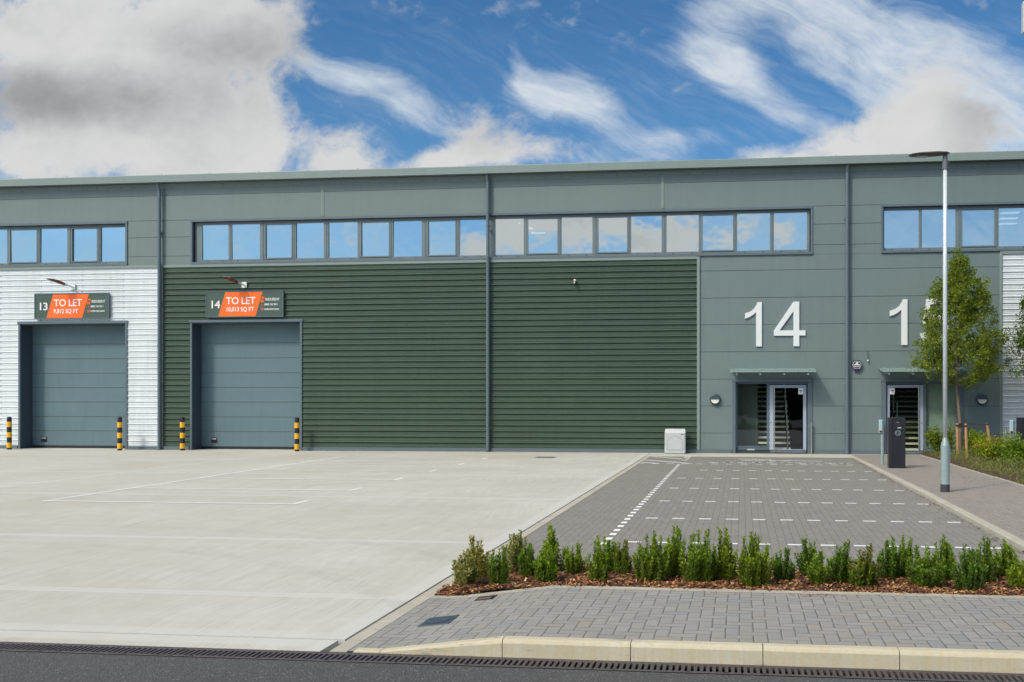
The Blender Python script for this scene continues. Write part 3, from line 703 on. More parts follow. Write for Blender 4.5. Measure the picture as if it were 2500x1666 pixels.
# roller doors
RZ = [.09, .62, 1.13, 1.65, 2.16, 2.67, 3.19, 3.71, 4.40]
def roller(x0, x1, vent_x):
    f = MB(); D = .62
    f.box(x0-.03, x0+.045, Y0-.045, Y0+.0, .0, 4.385, bev=.006); f.box(x1-.045, x1+.03, Y0-.045, Y0, .0, 4.385, bev=.006)
    f.box(x0-.06, x1+.06, Y0-.06, Y0, 4.385, 4.475, bev=.008)
    f.box(x0-.0, x0+.035, Y0+.001, Y0+D, .0, 4.384, 1); f.box(x1-.035, x1, Y0+.001, Y0+D, .0, 4.384, 1); f.box(x0+.036, x1-.036, Y0+.001, Y0+D, 4.36, 4.384, 1)
    fr = f.build('roller_door', [slate, slate_dark], bld)
    b = MB(); yy = Y0+D-.05
    for za, zb in zip(RZ, RZ[1:]):
        b.box(x0+.036, x1-.036, yy, yy+.04, za+.005, zb-.014, 0); b.box(x0+.036, x1-.036, yy-.006, yy+.03, zb-.013, zb-.006, 1)
        b.box(x0+.036, x1-.036, yy+.015, yy+.03, zb-.006, zb+.005, 2)
    b.box(x0+.036, x1-.036, yy+.0, yy+.05, .0, .085, 2); b.build('door_panels', [door_m, grey_trim, black_m], fr)
    b = MB(); b.box(vent_x, vent_x+.22, yy-.016, yy-.001, .22, .40, bev=.004); b.box(vent_x+.03, vent_x+.19, yy-.019, yy-.0165, .345, .365, 1)
    for k in range(4): b.box(vent_x+.02, vent_x+.2, yy-.022, yy-.0165, .235+k*.022, .243+k*.022)
    b.build('vent_plate', [black_m, sign_w], fr)
roller(-25.33, -21.28, -24.95); roller(-18.90, -14.91, -18.50)
b = MB(); b.box(XL+.1, -1.5, Y0+.7, Y0+.72, 0, 6.28); b.build('inner_lining', dark_in, bld)

# glazed entrances: side light + door + lobby with stairs
def entrance(x0, x1, flip):
    yf = Y0+.10; sgn = -1 if flip else 1; cx_ = (x0+x1)/2
    M = (lambda x: 2*cx_-x) if flip else (lambda x: x)      # mirrored layout
    def B(b, xa, xb, *r, **k): xa, xb = sorted((M(xa), M(xb))); return b.box(xa, xb, *r, **k)
    f = MB(); z1 = 2.31
    B(f, x0-.05, x0+.06, Y0-.03, Y0+.12, 0, z1-.001, bev=.006); B(f, x1-.12, x1+.04, Y0-.03, Y0+.12, 0, z1-.001, bev=.006); f.box(x0-.05, x1+.05, Y0-.045, Y0+.12, z1, z1+.10, bev=.008)
    B(f, x0+.061, x0+.12, yf, yf+.06, .0, z1-.03); B(f, x0+.121, x0+1.06, yf, yf+.06, .0, .24); B(f, x0+.121, x0+1.06, yf, yf+.06, z1-.06, z1-.002)
    B(f, x0+1.061, x0+1.14, yf-.01, yf+.06, 0, z1-.002); B(f, x0+1.141, x1-.121, yf, yf+.06, z1-.08, z1-.002)
    B(f, x0+.13, x0+1.05, yf-.012, yf-.001, .20, .235, bev=.003)
    for q in (.25, .85): B(f, x0+q, x0+q+.05, yf-.016, yf-.0125, .21, .225, mi=1)
    fr = f.build('entrance', [slate, bolt_m], bld)
    b = MB(); B(b, x0+.43, x0+.67, yf-.008, yf-.001, .09, .14); b.build('letter_plate', letter_m, fr)
    g = MB(); xa, xb = sorted((M(x0+.12), M(x0+1.06))); g.quad([(xa, yf+.03, .24), (xb, yf+.03, .24), (xb, yf+.03, z1-.06), (xa, yf+.03, z1-.06)]); g.build('side_light_pane', door_glass, fr)
    d = MB(); da, db = x0+1.15, x1-.15
    B(d, da, da+.13, yf-.02, yf+.03, .03, z1-.10, bev=.004); B(d, db-.10, db, yf-.02, yf+.03, .03, z1-.10, bev=.004)
    B(d, da+.131, db-.101, yf-.02, yf+.03, .03, .14, bev=.004); B(d, da+.131, db-.101, yf-.02, yf+.03, z1-.19, z1-.10, bev=.004)
    do = d.build('glazed_door', alu, bld); 
    g = MB(); xa, xb = sorted((M(da+.13), M(db-.10))); g.quad([(xa, yf+.01, .14), (xb, yf+.01, .14), (xb, yf+.01, z1-.19), (xa, yf+.01, z1-.19)]); g.build('pane', door_glass, do)
    h = MB(); hx = M(da+.155); h.tube([(hx, yf-.075, .04), (hx, yf-.075, z1-.11)], .016, 10)
    for z in (.3, 1.1, 1.95): h.tube([(hx, yf-.075, z), (hx, yf-.02, z)], .01, 8)
    h.build('pull_handle', steel, do)
    n = MB(); B(n, db-.255, db-.105, yf-.004, yf+.004, z1-.40, z1-.20); B(n, db-.22, db-.135, yf-.007, yf-.0045, z1-.30, z1-.26, mi=1); B(n, db-.185, db-.165, yf-.007, yf-.0045, z1-.35, z1-.315, mi=1)
    n.build('door_notice', [sign_w, slate], do)
    k = MB(); B(k, da+.04, da+.06, yf-.026, yf-.0205, .98, 1.02); k.build('lock', black_m, do)
    # guard post by the hinge side
    gp = MB(); xx = M(x1+.0); gp.tube([(xx, Y0-.12, 0), (xx, Y0-.12, 1.0)], .026, 10); gp.tube([(xx+.03, Y0-.12, .9), (xx-.05, Y0-.03, .9)], .01, 6)
    gp.build('guard_post', steel, fr, smooth=False)
    # canopy
    c = MB(); za = 2.62
    c.v += [(x0-.12, Y0-.01, za+.13), (x1+.1, Y0-.01, za+.13), (x1+.1, Y0-.85, za), (x0-.12, Y0-.85, za)]; c.v += [(x_, y_, z_-.018) for x_, y_, z_ in c.v[:4]]
    for ff in ((0, 1, 2, 3), (7, 6, 5, 4), (0, 4, 5, 1), (1, 5, 6, 2), (2, 6, 7, 3), (3, 7, 4, 0)): c.f.append(ff); c.mi.append(0)
    ca = c.build('glass_canopy', glassgreen, bld)
    for q in range(4):
        xx = x0+.1+q*(x1-x0-.25)/3; s = MB()
        s.v += [(xx-.03, Y0-.0, za+.09), (xx+.03, Y0-.0, za+.09), (xx+.03, Y0-.8, za-.05), (xx-.03, Y0-.8, za-.05), (xx-.03, Y0, za-.06), (xx+.03, Y0, za-.06), (xx+.03, Y0-.8, za-.10), (xx-.03, Y0-.8, za-.10)]
        for ff in ((0, 1, 2, 3), (7, 6, 5, 4), (0, 4, 5, 1), (1, 5, 6, 2), (2, 6, 7, 3), (3, 7, 4, 0)): s.f.append(ff); s.mi.append(0)
        s.tube([(xx, Y0-.70, za-.06), (xx, Y0-.70, za+.06)], .022, 8); s.build('bracket', galv_grey, ca)
    # lobby
    b = MB(); L0, L1 = x0-.4, x1+.4; yb = Y0+.3
    b.quad([(L0, Y0+.17, 0.0), (L1, Y0+.17, 0.0), (L1, 39, 0.0), (L0, 39, 0.0)]); b.quad([(L0, 39, 0), (L1, 39, 0), (L1, 39, 4.4), (L0, 39, 4.4)])
    for xx in (L0, L1): b.quad([(xx, Y0+.17, 0), (xx, 39, 0), (xx, 39, 4.4), (xx, Y0+.17, 4.4)])
    b.quad([(L0, Y0+.17, 4.4), (L1, Y0+.17, 4.4), (L1, 39, 4.4), (L0, 39, 4.4)])
    b.build('lobby', dark_in, bld)
    b = MB(); yp = Y0+(.24 if flip else .9); B(b, x0-.3, x0+(1.10 if flip else .78), yp, yp+.1, .0, 3.2); b.build('lobby_partition', lit_green if flip else green_wall, bld)
    s = MB(); sa, sb = x0+.80, x0+1.72
    for q in range(14):
        z = .17*(q+1); y = Y0+.55+.26*q
        B(s, sa, sb, y, y+.28, z-.025, z, mi=0); B(s, sa, sb, y-.012, y-.001, z-.062, z, mi=1); B(s, sb+.06, sb+.12, y-.012, y-.001, z-.062, z, mi=1)
        B(s, sa, sb, y+.2, y+.21, z-.19, z-.03, mi=0)
    for q in range(5): 
        y = Y0+.65+.8*q; z = .17*(1+.8*q/.26); B(s, sb+.02, sb+.04, y, y+.02, z, z+.95, mi=2)
    s.build('staircase', [black_m, cream, steel], bld)
entrance(-.27, 2.20, False); entrance(4.42, 6.86, True)

# ------------------------------------------------------------------ unit numbers (raised letters)
def digit1(b, x, z, w, h):     # reference box 160 x 425
    s = h/425; P = [(160, 425), (120, 425), (108, 398), (88, 366), (60, 342), (30, 328), (0, 320), (0, 267), (38, 280), (72, 300), (105, 328), (105, 0), (160, 0)]
    b.prism([(x+a*s, z+c*s) for a, c in P][::-1], Y0-.055, Y0-.012)
def digit4(b, x, z, h):
    s = h/425; T = lambda P: [(x+a*s, z+c*s) for a, c in P][::-1]
    for P in ([(240, 425), (192, 425), (0, 152), (0, 102), (26, 102), (55, 152), (185, 337), (185, 425)],):
        pass
    for P in ([(185, 0), (240, 0), (240, 425), (185, 425)], [(0, 102), (184.9, 102), (184.9, 152), (0, 152)], [(240.1, 102), (298, 102), (298, 152), (240.1, 152)],
              [(0, 152.1), (55, 152.1), (184.9, 335), (184.9, 425)],):
        b.prism([(x+a*s, z+c*s) for a, c in P], Y0-.055, Y0-.012)
def digit5(b, x, z, h):
    s = h/425; outer = [(60, 425), (255, 425), (255, 375), (100, 375), (82, 268)]; cxx, czz = 135, 140
    import math as mm
    b.prism([(x+a*s, z+c*s) for a, c in [(60, 425), (60+1, 375), (255, 375), (255, 425)]], Y0-.055, Y0-.012)
    b.prism([(x+a*s, z+c*s) for a, c in [(57, 374.9), (28, 195), (78, 200), (101, 374.9)]], Y0-.055, Y0-.012)
    n = 22; a0, a1 = 140, -165
    for k in range(n):
        t0 = R(a0+(a1-a0)*k/n); t1 = R(a0+(a1-a0)*(k+1)/n)
        ro, ri = 142, 90
        P = [(cxx+ro*mm.cos(t0)*.95, czz+ro*mm.sin(t0)), (cxx+ro*mm.cos(t1)*.95, czz+ro*mm.sin(t1)), (cxx+ri*mm.cos(t1)*.95, czz+ri*mm.sin(t1)), (cxx+ri*mm.cos(t0)*.95, czz+ri*mm.sin(t0))]
        b.prism([(x+a*s, z+c*s) for a, c in P], Y0-.055, Y0-.012)
t14 = thing('unit_number', 'large white raised number 14 on the grey wall above the glazed entrance', 'number sign', (0, 0, 0))
b = MB(); digit1(b, .09, 3.45, .54, 1.43); b.build('digit', letter_m, t14); b = MB(); digit4(b, 1.01, 3.45, 1.43); b.build('digit', letter_m, t14)
t15 = thing('unit_number', 'large white raised number 15 partly hidden behind the young tree', 'number sign', (0, 0, 0))
b = MB(); digit1(b, 4.65, 3.47, .54, 1.45); b.build('digit', letter_m, t15); b = MB(); digit5(b, 5.56, 3.47, 1.45); b.build('digit', letter_m, t15)

# ------------------------------------------------------------------ letting signs
def sign(x0, x1, z0, z1, num, area, where):
    r = thing('letting_sign', 'green and orange TO LET board numbered %s %s' % (num, where), 'sign', (0, 0, 0), group='letting boards over the roller doors')
    w = x1-x0; h = z1-z0; y = Y0-.10
    b = MB(); b.box(x0, x1, y, Y0-.036, z0, z1); bo = b.build('board', sign_g, r)
    b = MB(); t_ = .03
    b.box(x0-t_, x1+t_, y-.015, y+.05, z1, z1+t_, bev=.004); b.box(x0-t_, x1+t_, y-.015, y+.05, z0-t_, z0, bev=.004); b.box(x0-t_, x0-.0005, y-.015, y+.05, z0, z1, bev=.004); b.box(x1+.0005, x1+t_, y-.015, y+.05, z0, z1, bev=.004)
    b.build('frame', slate, r)
    b = MB(); b.prism([(x0+.155*w, z0+.005), (x0+.645*w, z0+.005), (x0+.738*w, z1-.005), (x0+.248*w, z1-.005)], y-.004, y-.0005); b.build('orange_panel', sign_o, r)
    yt = y-.008
    text(num, .45*h, x0+.038*w, z0+.34*h, yt, sign_w, r, bold=.004, xs=1.12, sp=.9)
    text('TO LET', .41*h, x0+.258*w, z0+.50*h, yt, sign_w, r, bold=.003, xs=.98, sp=.95)
    text(area, .245*h, x0+.255*w, z0+.205*h, yt, sign_w, r, bold=.003, xs=.88, sp=1.0)
    text('/NDURENT', .155*h, x0+.772*w, z0+.63*h, yt, sign_w, r, bold=.001, xs=.80, sp=1.0)
    text('0808 196 7811', .115*h, x0+.762*w, z0+.435*h, yt, sign_w, r, bold=.001, xs=.84, sp=1.0)
    text('indurent.com', .135*h, x0+.762*w, z0+.245*h, yt, sign_w, r, bold=.001, xs=.86, sp=1.0)
    b = MB(); q = lambda P, mi=0: b.prism([(x0+a*w, z0+c*h) for a, c in P], yt-.002, yt+.002, mi)
    q([(.716, .56), (.752, .56), (.757, .64), (.722, .64)]); q([(.728, .72), (.762, .72), (.766, .79), (.732, .79)]); q([(.716, .641), (.724, .641), (.731, .719), (.722, .719)]); q([(.750, .641), (.757, .641), (.764, .719), (.757, .719)])
    b.build('emblem', sign_o, r)
    b = MB(); cx2, cz2 = x0+.735*w, z0+.285*h
    b.prism([(cx2+.022*w*math.cos(a*PI/6), cz2+.022*w*math.sin(a*PI/6)) for a in range(12)], yt-.002, yt+.002)
    b.prism([(x0+a*w, z0+c*h) for a, c in [(.722, .49), (.730, .49), (.745, .44), (.752, .44), (.752, .415), (.738, .415), (.722, .46)]], yt-.002, yt+.002)
    b.build('contact_icon', sign_r, r)
sign(-24.66, -21.91, 4.585, 5.42, '13', '9,812 SQ FT', 'above the left roller door')
sign(-18.28, -15.54, 4.585, 5.42, '14', '10,013 SQ FT', 'on the green cladding')

# flood lights above the signs
def flood(x, z, where):
    r = thing('flood_light', 'brown curved LED flood light on a short white arm ' + where, 'wall light', (x, Y0-.04, z), group='flood lights over the roller doors')
    b = MB(); b.box(-.10, .08, -.03, 0, -.10, .10, bev=.004); b.build('wall_plate', letter_m, r)
    b = MB(); b.tube([(.03, -.03, -.03), (-.06, -.20, .04), (-.11, -.32, .07)], .026, 8); b.build('arm', galv, r)
    b = MB(); n0 = 0; secs = [(.0, .05, .045), (.09, .10, .055), (.24, .15, .055), (.38, .15, .045), (.50, .11, .02), (.55, .04, .01)]
    d = Vector((-.72, -.68, .10)).normalized(); sd_ = Vector((.80, -.50, 0)).normalized(); up = d.cross(sd_)*-1
    if up.z < 0: up = -up
    o_ = Vector((-.10, -.30, .06))
    for s, hw, th in secs:
        c = o_+d*s+Vector((0, 0, .10*math.sin(s*2.6)))
        for a in range(8):
            an = 2*PI*a/8; b.v.append(tuple(c+sd_*hw*math.cos(an)+up*th*math.sin(an)))
    for i in range(len(secs)-1):
        for a in range(8): b.f.append((i*8+a, i*8+(a+1) % 8, (i+1)*8+(a+1) % 8, (i+1)*8+a)); b.mi.append(0)
    b.f.append(tuple(range(7, -1, -1))); b.mi.append(0); b.f.append(tuple((len(secs)-1)*8+a for a in range(8))); b.mi.append(0)
    hd = b.build('lamp_head', copper_m, r, smooth=True)
    b = MB(); c = o_+d*.28+Vector((0, 0, .03)); 
    b.quad([tuple(c-d*.15-sd_*.1), tuple(c+d*.15-sd_*.1), tuple(c+d*.15+sd_*.1), tuple(c-d*.15+sd_*.1)]); b.build('lens', lamp_lens, hd)
flood(-23.26, 5.68, 'above the number 13 board'); flood(-16.93, 5.66, 'above the number 14 board')

# half-moon bulkheads
def bulk(x, z, where):
    r = thing('bulkhead_light', 'round dark eyelid wall light with pale lower half ' + where, 'wall light', (x, Y0-.012, z), group='round bulkhead lights by the entrances')
    R_ = .178; b = MB(); n = 28
    rings = [(1.0, 0), (1.0, .05), (.93, .085), (.80, .10)]
    for k, y in rings:
        for a in range(n): b.v.append((R_*k*math.cos(2*PI*a/n), -y, R_*k*math.sin(2*PI*a/n)))
    for i in range(3):
        for a in range(n): b.f.append((i*n+a, i*n+(a+1) % n, (i+1)*n+(a+1) % n, (i+1)*n+a)); b.mi.append(0)
    b.f.append(tuple(3*n+a for a in range(n))); b.mi.append(0); b.build('housing', slate_dark, r, smooth=False)
    b = MB(); m_ = 16; P = [(.76*R_*math.cos(PI+PI*k/m_), .76*R_*math.sin(PI+PI*k/m_)) for k in range(m_+1)]
    b.prism(P, -.118, -.101); b.build('diffuser', opal, r)
    b = MB(); P = [(.80*R_*math.cos(PI*k/m_), .80*R_*math.sin(PI*k/m_)) for k in range(m_+1)]; b.prism(P, -.135, -.101); b.build('hood', slate_dark, r)
bulk(-.87, 1.75, 'left of the unit 14 entrance'); bulk(7.47, 1.75, 'right of the tree trunk')

# alarm box
r = thing('alarm_box', 'hexagonal black alarm bell box with silver lettering and blue base right of the downpipe', 'alarm box', (3.62, Y0-.012, 2.83))
hx = [(-.17, .02), (-.10, -.13), (.10, -.13), (.17, .02), (.10, .16), (-.10, .16)]
b = MB(); b.prism(hx, -.09, 0); b.build('case', black_m, r)
b = MB(); b.prism([(a*.62, c*.62+.012) for a, c in hx], -.093, -.0905)
b = MB()
for k in range(6):
    (a0, c0), (a1, c1) = hx[k], hx[(k+1) % 6]; b.prism([(a0*.84, c0*.84), (a1*.84, c1*.84), (a1*.77, c1*.77), (a0*.77, c0*.77)], -.094, -.0905)
b.box(-.09, .09, -.094, -.0905, -.055, -.035); b.box(-.10, .10, -.094, -.0905, .0, .035); b.prism([(-.05, .05), (.02, .04), (.06, .10), (-.02, .10)], -.094, -.0905)
b.build('silver_badge', letter_m, r)
b = MB(); b.prism([(-.09, -.131), (-.06, -.18), (.06, -.18), (.09, -.131)], -.08, 0); b.build('strobe_base', blue_m, r)
# aerial
r = thing('wall_aerial', 'short black whip aerial on a small white bracket beside the alarm box', 'aerial', (3.97, Y0-.012, 2.98))
b = MB(); b.tube([(0, -.06, .03), (0, -.06, .31)], .009, 6); b.build('whip', black_m, r)
b = MB(); b.box(-.018, .018, -.08, 0, -.02, .03, bev=.003); b.build('bracket', letter_m, r)
# camera on green cladding
r = thing('security_camera', 'small white and black security camera high on the green cladding', 'camera', (-5.46, Y0-.036, 5.60))
b = MB(); b.box(-.035, .035, -.10, 0, .03, .09, bev=.01); b.build('mount', cream, r)
b = MB(); b.tube([(0, -.07, .03), (0, -.10, -.05)], .036, 12); b.tube([(0, -.10, -.05), (0, -.17, -.12)], [.045, .03], 12); b.build('camera_body', black_m, r)
b = MB(); b.tube([(0, -.12, .0), (0, -.15, -.05)], .02, 10); b.build('lens_ring', sign_w, r)

# electricity cabinet
r = thing('utility_cabinet', 'pale grey meter cabinet with arched door standing against the green cladding', 'cabinet', (-2.14, Y0-.33, 0))
b = MB(); w = .335
b.box(-w, w, -.16, .16, 0, .68, bev=.03)
n0 = len(b.v); b.v += [(-w, -.16, .66), (w, -.16, .66), (w, .16, .66), (-w, .16, .66), (-w+.02, -.09, .80), (w-.02, -.09, .80), (w-.02, .16, .80), (-w+.02, .16, .80)]
for f in ((0, 1, 5, 4), (1, 2, 6, 5), (2, 3, 7, 6), (3, 0, 4, 7), (4, 5, 6, 7)): b.f.append(tuple(n0+q for q in f)); b.mi.append(0)
cb = b.build('body', grp, r)
def arch(k, z0):
    m_ = 14; ww = .25*k; return [(-ww, z0)] + [(ww, z0)] + [(ww*math.cos(PI*a/m_), .36+ww*.82*math.sin(PI*a/m_)) for a in range(m_+1)]
b = MB(); b.prism(arch(1.0, .12), -.163, -.1605); b.build('door_seam', slate, r)
b = MB(); b.prism(arch(.965, .13), -.172, -.1635); dr = b.build('door', grp, r)
b = MB(); b.tube([(0, -.18, .52), (0, -.1725, .52)], .018, 10); b.build('lock', galv, dr)
b = MB(); b.box(.19, .27, -.164, -.161, .61, .635); b.build('name_tag', slate_dark, r)

# bollards
def mk_boll(x, y, label, src=None):
    if src: return dup(src, (x, y, 0), 0, label)
    r = thing('bollard', label, 'bollard', (x, y, 0), group='black and yellow bollards by the roller doors')
    b = MB(); b.tube([(0, 0, 0), (0, 0, 1.08), (0, 0, 1.12), (0, 0, 1.135)], [.076, .076, .070, .045], 20); b.build('post', black_m, r, smooth=False)
    for z in (.065, .425, .785):
        b = MB(); b.tube([(0, 0, z-.0), (0, 0, z+.18)], .080, 20); b.build('yellow_band', yellow_m, r)
    return r
s0 = mk_boll(-25.28, 30.75, 'black and yellow bollard at the far left edge, left of the first roller door')
mk_boll(-21.12, 30.68, 'black and yellow bollard in front of the right jamb of the first roller door', s0)
mk_boll(-18.98, 30.90, 'black and yellow bollard left of the second roller door, before green cladding', s0)
mk_boll(-14.86, 30.85, 'black and yellow bollard at the right jamb of the second roller door', s0)

# lamp post
LPX, LPY = 3.74, 18.4; z0 = .065
r = thing('street_lamp', 'tall galvanised lamp post with flat dark LED head, standing on the side footway', 'street lamp', (LPX, LPY, z0))
b = MB(); b.tube([(0, 0, 0), (0, 0, .14)], .0845, 28); b.build('root_sleeve', plain('dark_sleeve', (.045, .045, .05), .6), r, smooth=False)
b = MB(); b.tube([(0, 0, .14), (0, 0, .86), (0, 0, .865), (0, 0, .985), (0, 0, 1.0)], [.080, .080, .078, .045, .041], 28)
b.build('base_column', galv_grey, r, smooth=False)
b = MB(); b.box(.070, .086, -.03, .03, .35, .84, bev=.004); b.build('access_door', galv_grey, r)
b = MB(); b.tube([(0, 0, 1.0), (0, 0, 4.0), (0, 0, 6.02)], [.0405, .039, .036], 24); b.build('shaft', galv, r, smooth=True)
b = MB(); b.tube([(0, 0, 5.98), (0, 0, 6.14), (.0, 0, 6.26), (-.01, 0, 6.30)], [.052, .05, .042, .02], 16); b.box(.04, .075, -.01, .01, 6.0, 6.015); b.box(.04, .075, -.01, .01, 6.10, 6.115)
b.build('spigot', plain('lamp_grey', (.14, .15, .17), .4), r)
b = MB(); secs = [(.07, .03, .008), (.02, .09, .02), (-.15, .125, .028), (-.45, .13, .028), (-.60, .10, .02), (-.66, .05, .008)]
for xx, hw, th in secs:
    zc = 6.275 - (.07-xx)*.03
    for yy, zz in ((-hw, 0), (-hw*.7, th), (hw*.7, th), (hw, 0), (hw*.7, -th), (-hw*.7, -th)): b.v.append((xx, yy-.02, zc+zz))
for i in range(len(secs)-1):
    for a in range(6): b.f.append((i*6+a, (i+1)*6+a, (i+1)*6+(a+1) % 6, i*6+(a+1) % 6)); b.mi.append(0)
b.f.append(tuple(range(6))); b.mi.append(0); b.f.append(tuple((len(secs)-1)*6+a for a in range(5, -1, -1))); b.mi.append(0)
hd = b.build('lamp_head', lamp_under, r)
b = MB(); b.box(-.52, -.33, -.09, .05, 6.218, 6.226); b.build('led_panel', lamp_lens, hd)
# grey box of a pole at the right edge
r = thing('pole_box', 'pale grey rounded equipment box high up at the right edge of the photo', 'equipment box', (5.42, 19, 0))
b = MB(); b.tube([(0.1, .12, .06), (0.1, .12, 9.6)], .05, 14); b.build('pole', galv, r)
b = MB(); b.box(-.14, .30, -.10, .07, 8.70, 9.33, bev=.03); b.build('casing', grp, r)
b = MB(); b.box(-.10, .26, -.07, .04, 8.655, 8.70, bev=.01); b.build('base_cap', slate_dark, r)

# EV chargers and the card reader posts
def charger(x, y, label, src=None):
    z = pz(y)
    if src: return dup(src, (x, y, z), 0, label)
    r = thing('charging_post', label, 'charger', (x, y, z), group='black vehicle charging posts')
    b = MB(); b.box(-.205, .205, -.11, .15, 0, 1.27, bev=.012); bo = b.build('cabinet', navy, r)
    b = MB(); b.box(-.205+.005, -.115, -.122, -.1105, .005, 1.262, bev=.004); b.box(.125, .20, -.122, -.1105, .005, 1.262, bev=.004); b.build('side_fins', black_m, r)
    b = MB(); b.box(-.09, .11, -.118, -.1105, .98, 1.17, bev=.003); b.build('screen', black_m, r)
    b = MB(); b.box(.01, .10, -.121, -.1185, 1.005, 1.022); b.box(-.01, .04, -.121, -.1185, 1.150, 1.156); b.build('status_strip', sign_w, bo)
    b = MB(); n = 20
    for k in range(n):
        a0, a1 = 2*PI*k/n, 2*PI*(k+1)/n
        for ro, ri, yy in ((.068, .056, -.128), (.036, .028, -.126)):
            b.prism([(.015+ro*math.cos(a0), .885+ro*math.sin(a0)), (.015+ro*math.cos(a1), .885+ro*math.sin(a1)), (.015+ri*math.cos(a1), .885+ri*math.sin(a1)), (.015+ri*math.cos(a0), .885+ri*math.sin(a0))], yy, -.112)
    b.build('socket', galv_grey, r); return r
c0 = charger(3.87, 24.9, 'black vehicle charging post with round socket, in front of the unit 15 door')
charger(7.16, 25.4, 'black vehicle charging post cut off by the right edge of the photo', c0)
def reader(x, y, label, src=None):
    z = pz(y)
    if src: return dup(src, (x, y, z), 0, label)
    r = thing('card_reader_post', label, 'card reader', (x, y, z), group='slim posts with card readers')
    b = MB(); b.tube([(0, 0, 0), (0, 0, 1.19)], .044, 16); b.build('post', galv_grey, r, smooth=False)
    b = MB(); b.box(-.10, -.005, -.08, -.03, .83, 1.19, bev=.012); cs = b.build('reader_case', grp, r)
    b = MB(); b.box(-.09, -.02, -.084, -.0805, 1.03, 1.17); b.build('blue_label', cyan_m, cs)
    b = MB(); b.box(-.085, -.025, -.084, -.0805, .85, .90); b.build('socket', black_m, cs); return r
p0 = reader(3.72, 26.3, 'slim grey-green post with pale blue card reader, left of the charging post')
reader(7.08, 26.3, 'slim pale post beside the charging post at the right edge', p0)
# second item: white trim frame behind the right-hand charger is the reader post above

# inspection covers in the front footway
RY = -math.atan(.116/.89)
r = thing('inspection_cover', 'dark blue-grey square water cover with round lid set in the front paving', 'cover', (-2.42, 7.50, fz(-2.42)))
r.rotation_euler.y = RY
b = MB(); b.box(-.13, .13, -.15, .15, -.02, .006, bev=.003); b.build('frame', slate_dark, r)
b = MB(); b.tube([(0, 0, .0065), (0, 0, .010)], .105, 20); b.build('lid', slate_dark, r)
r = thing('sunken_stop_tap', 'open rectangular recess with a rusty stop tap lid in the front paving', 'cover', (-2.25, 8.30, fz(-2.25)))
r.rotation_euler.y = RY
b = MB(); b.box(-.085, .085, -.085, .085, -.02, .004, bev=.002); b.build('recess', black_m, r)  # solid black plate, its colour stands in for the shade inside the recess
b = MB(); b.box(-.06, .06, -.07, .0, .0042, .010, bev=.002); b.build('lid', plain('rusty_iron', (.14, .10, .06), .8, var=.4, vscale=40), r)
r = thing('yard_gully', 'small dark iron gully grate in the concrete yard near the paving', 'gully', (-5.9, 28.6, 0))
b = MB()
b.box(-.30, .30, -.2, .2, -.01, .004); b.build('frame', slate_dark, r)
b = MB()
for k in range(9): b.box(-.26+k*.06, -.23+k*.06, -.16, .16, .0042, .009)
b.build('bars', black_m, r)

# linear drain: channel with cast gratings of one metre
iron = plain('cast_iron', (.085, .075, .078), .62, metal=.3, var=.35, vscale=18)
r = thing('drainage_channel', 'slotted cast iron drainage channel running between the road and the kerb', 'drain', (0, 0, 0))
b = MB(); b.quad([(-12, 6.37, -.10), (9, 6.37, -.10), (9, 6.59, -.10), (-12, 6.59, -.10)]); b.quad([(-12, 6.372, -.10), (-12, 6.372, -.004), (9, 6.372, -.004), (9, 6.372, -.10)]); b.quad([(-12, 6.588, -.10), (9, 6.588, -.10), (9, 6.588, -.004), (-12, 6.588, -.004)])
b.build('channel', black_m, r)
gm = None
for k in range(21):
    x0 = -12+k*1.0
    if gm is None:
        b = MB(); b.box(.002, .998, 6.372, 6.402, -.03, .0, bev=.003); b.box(.002, .998, 6.545, 6.590, -.03, .0, bev=.003)
        for q in range(24): b.box(.0105+q*.04167, .0105+q*.04167+.0225, 6.4021, 6.5449, -.025, -.001)
        for q in (.12, .62, .88): b.box(q, q+.035, 6.378, 6.388, .0005, .003, 1)
        gm = b.build('grating', [iron, black_m], r, loc=(x0, 0, 0))
    else:
        g = gm.copy(); C.objects.link(g); g.parent = r; g.location = (x0, 0, 0)

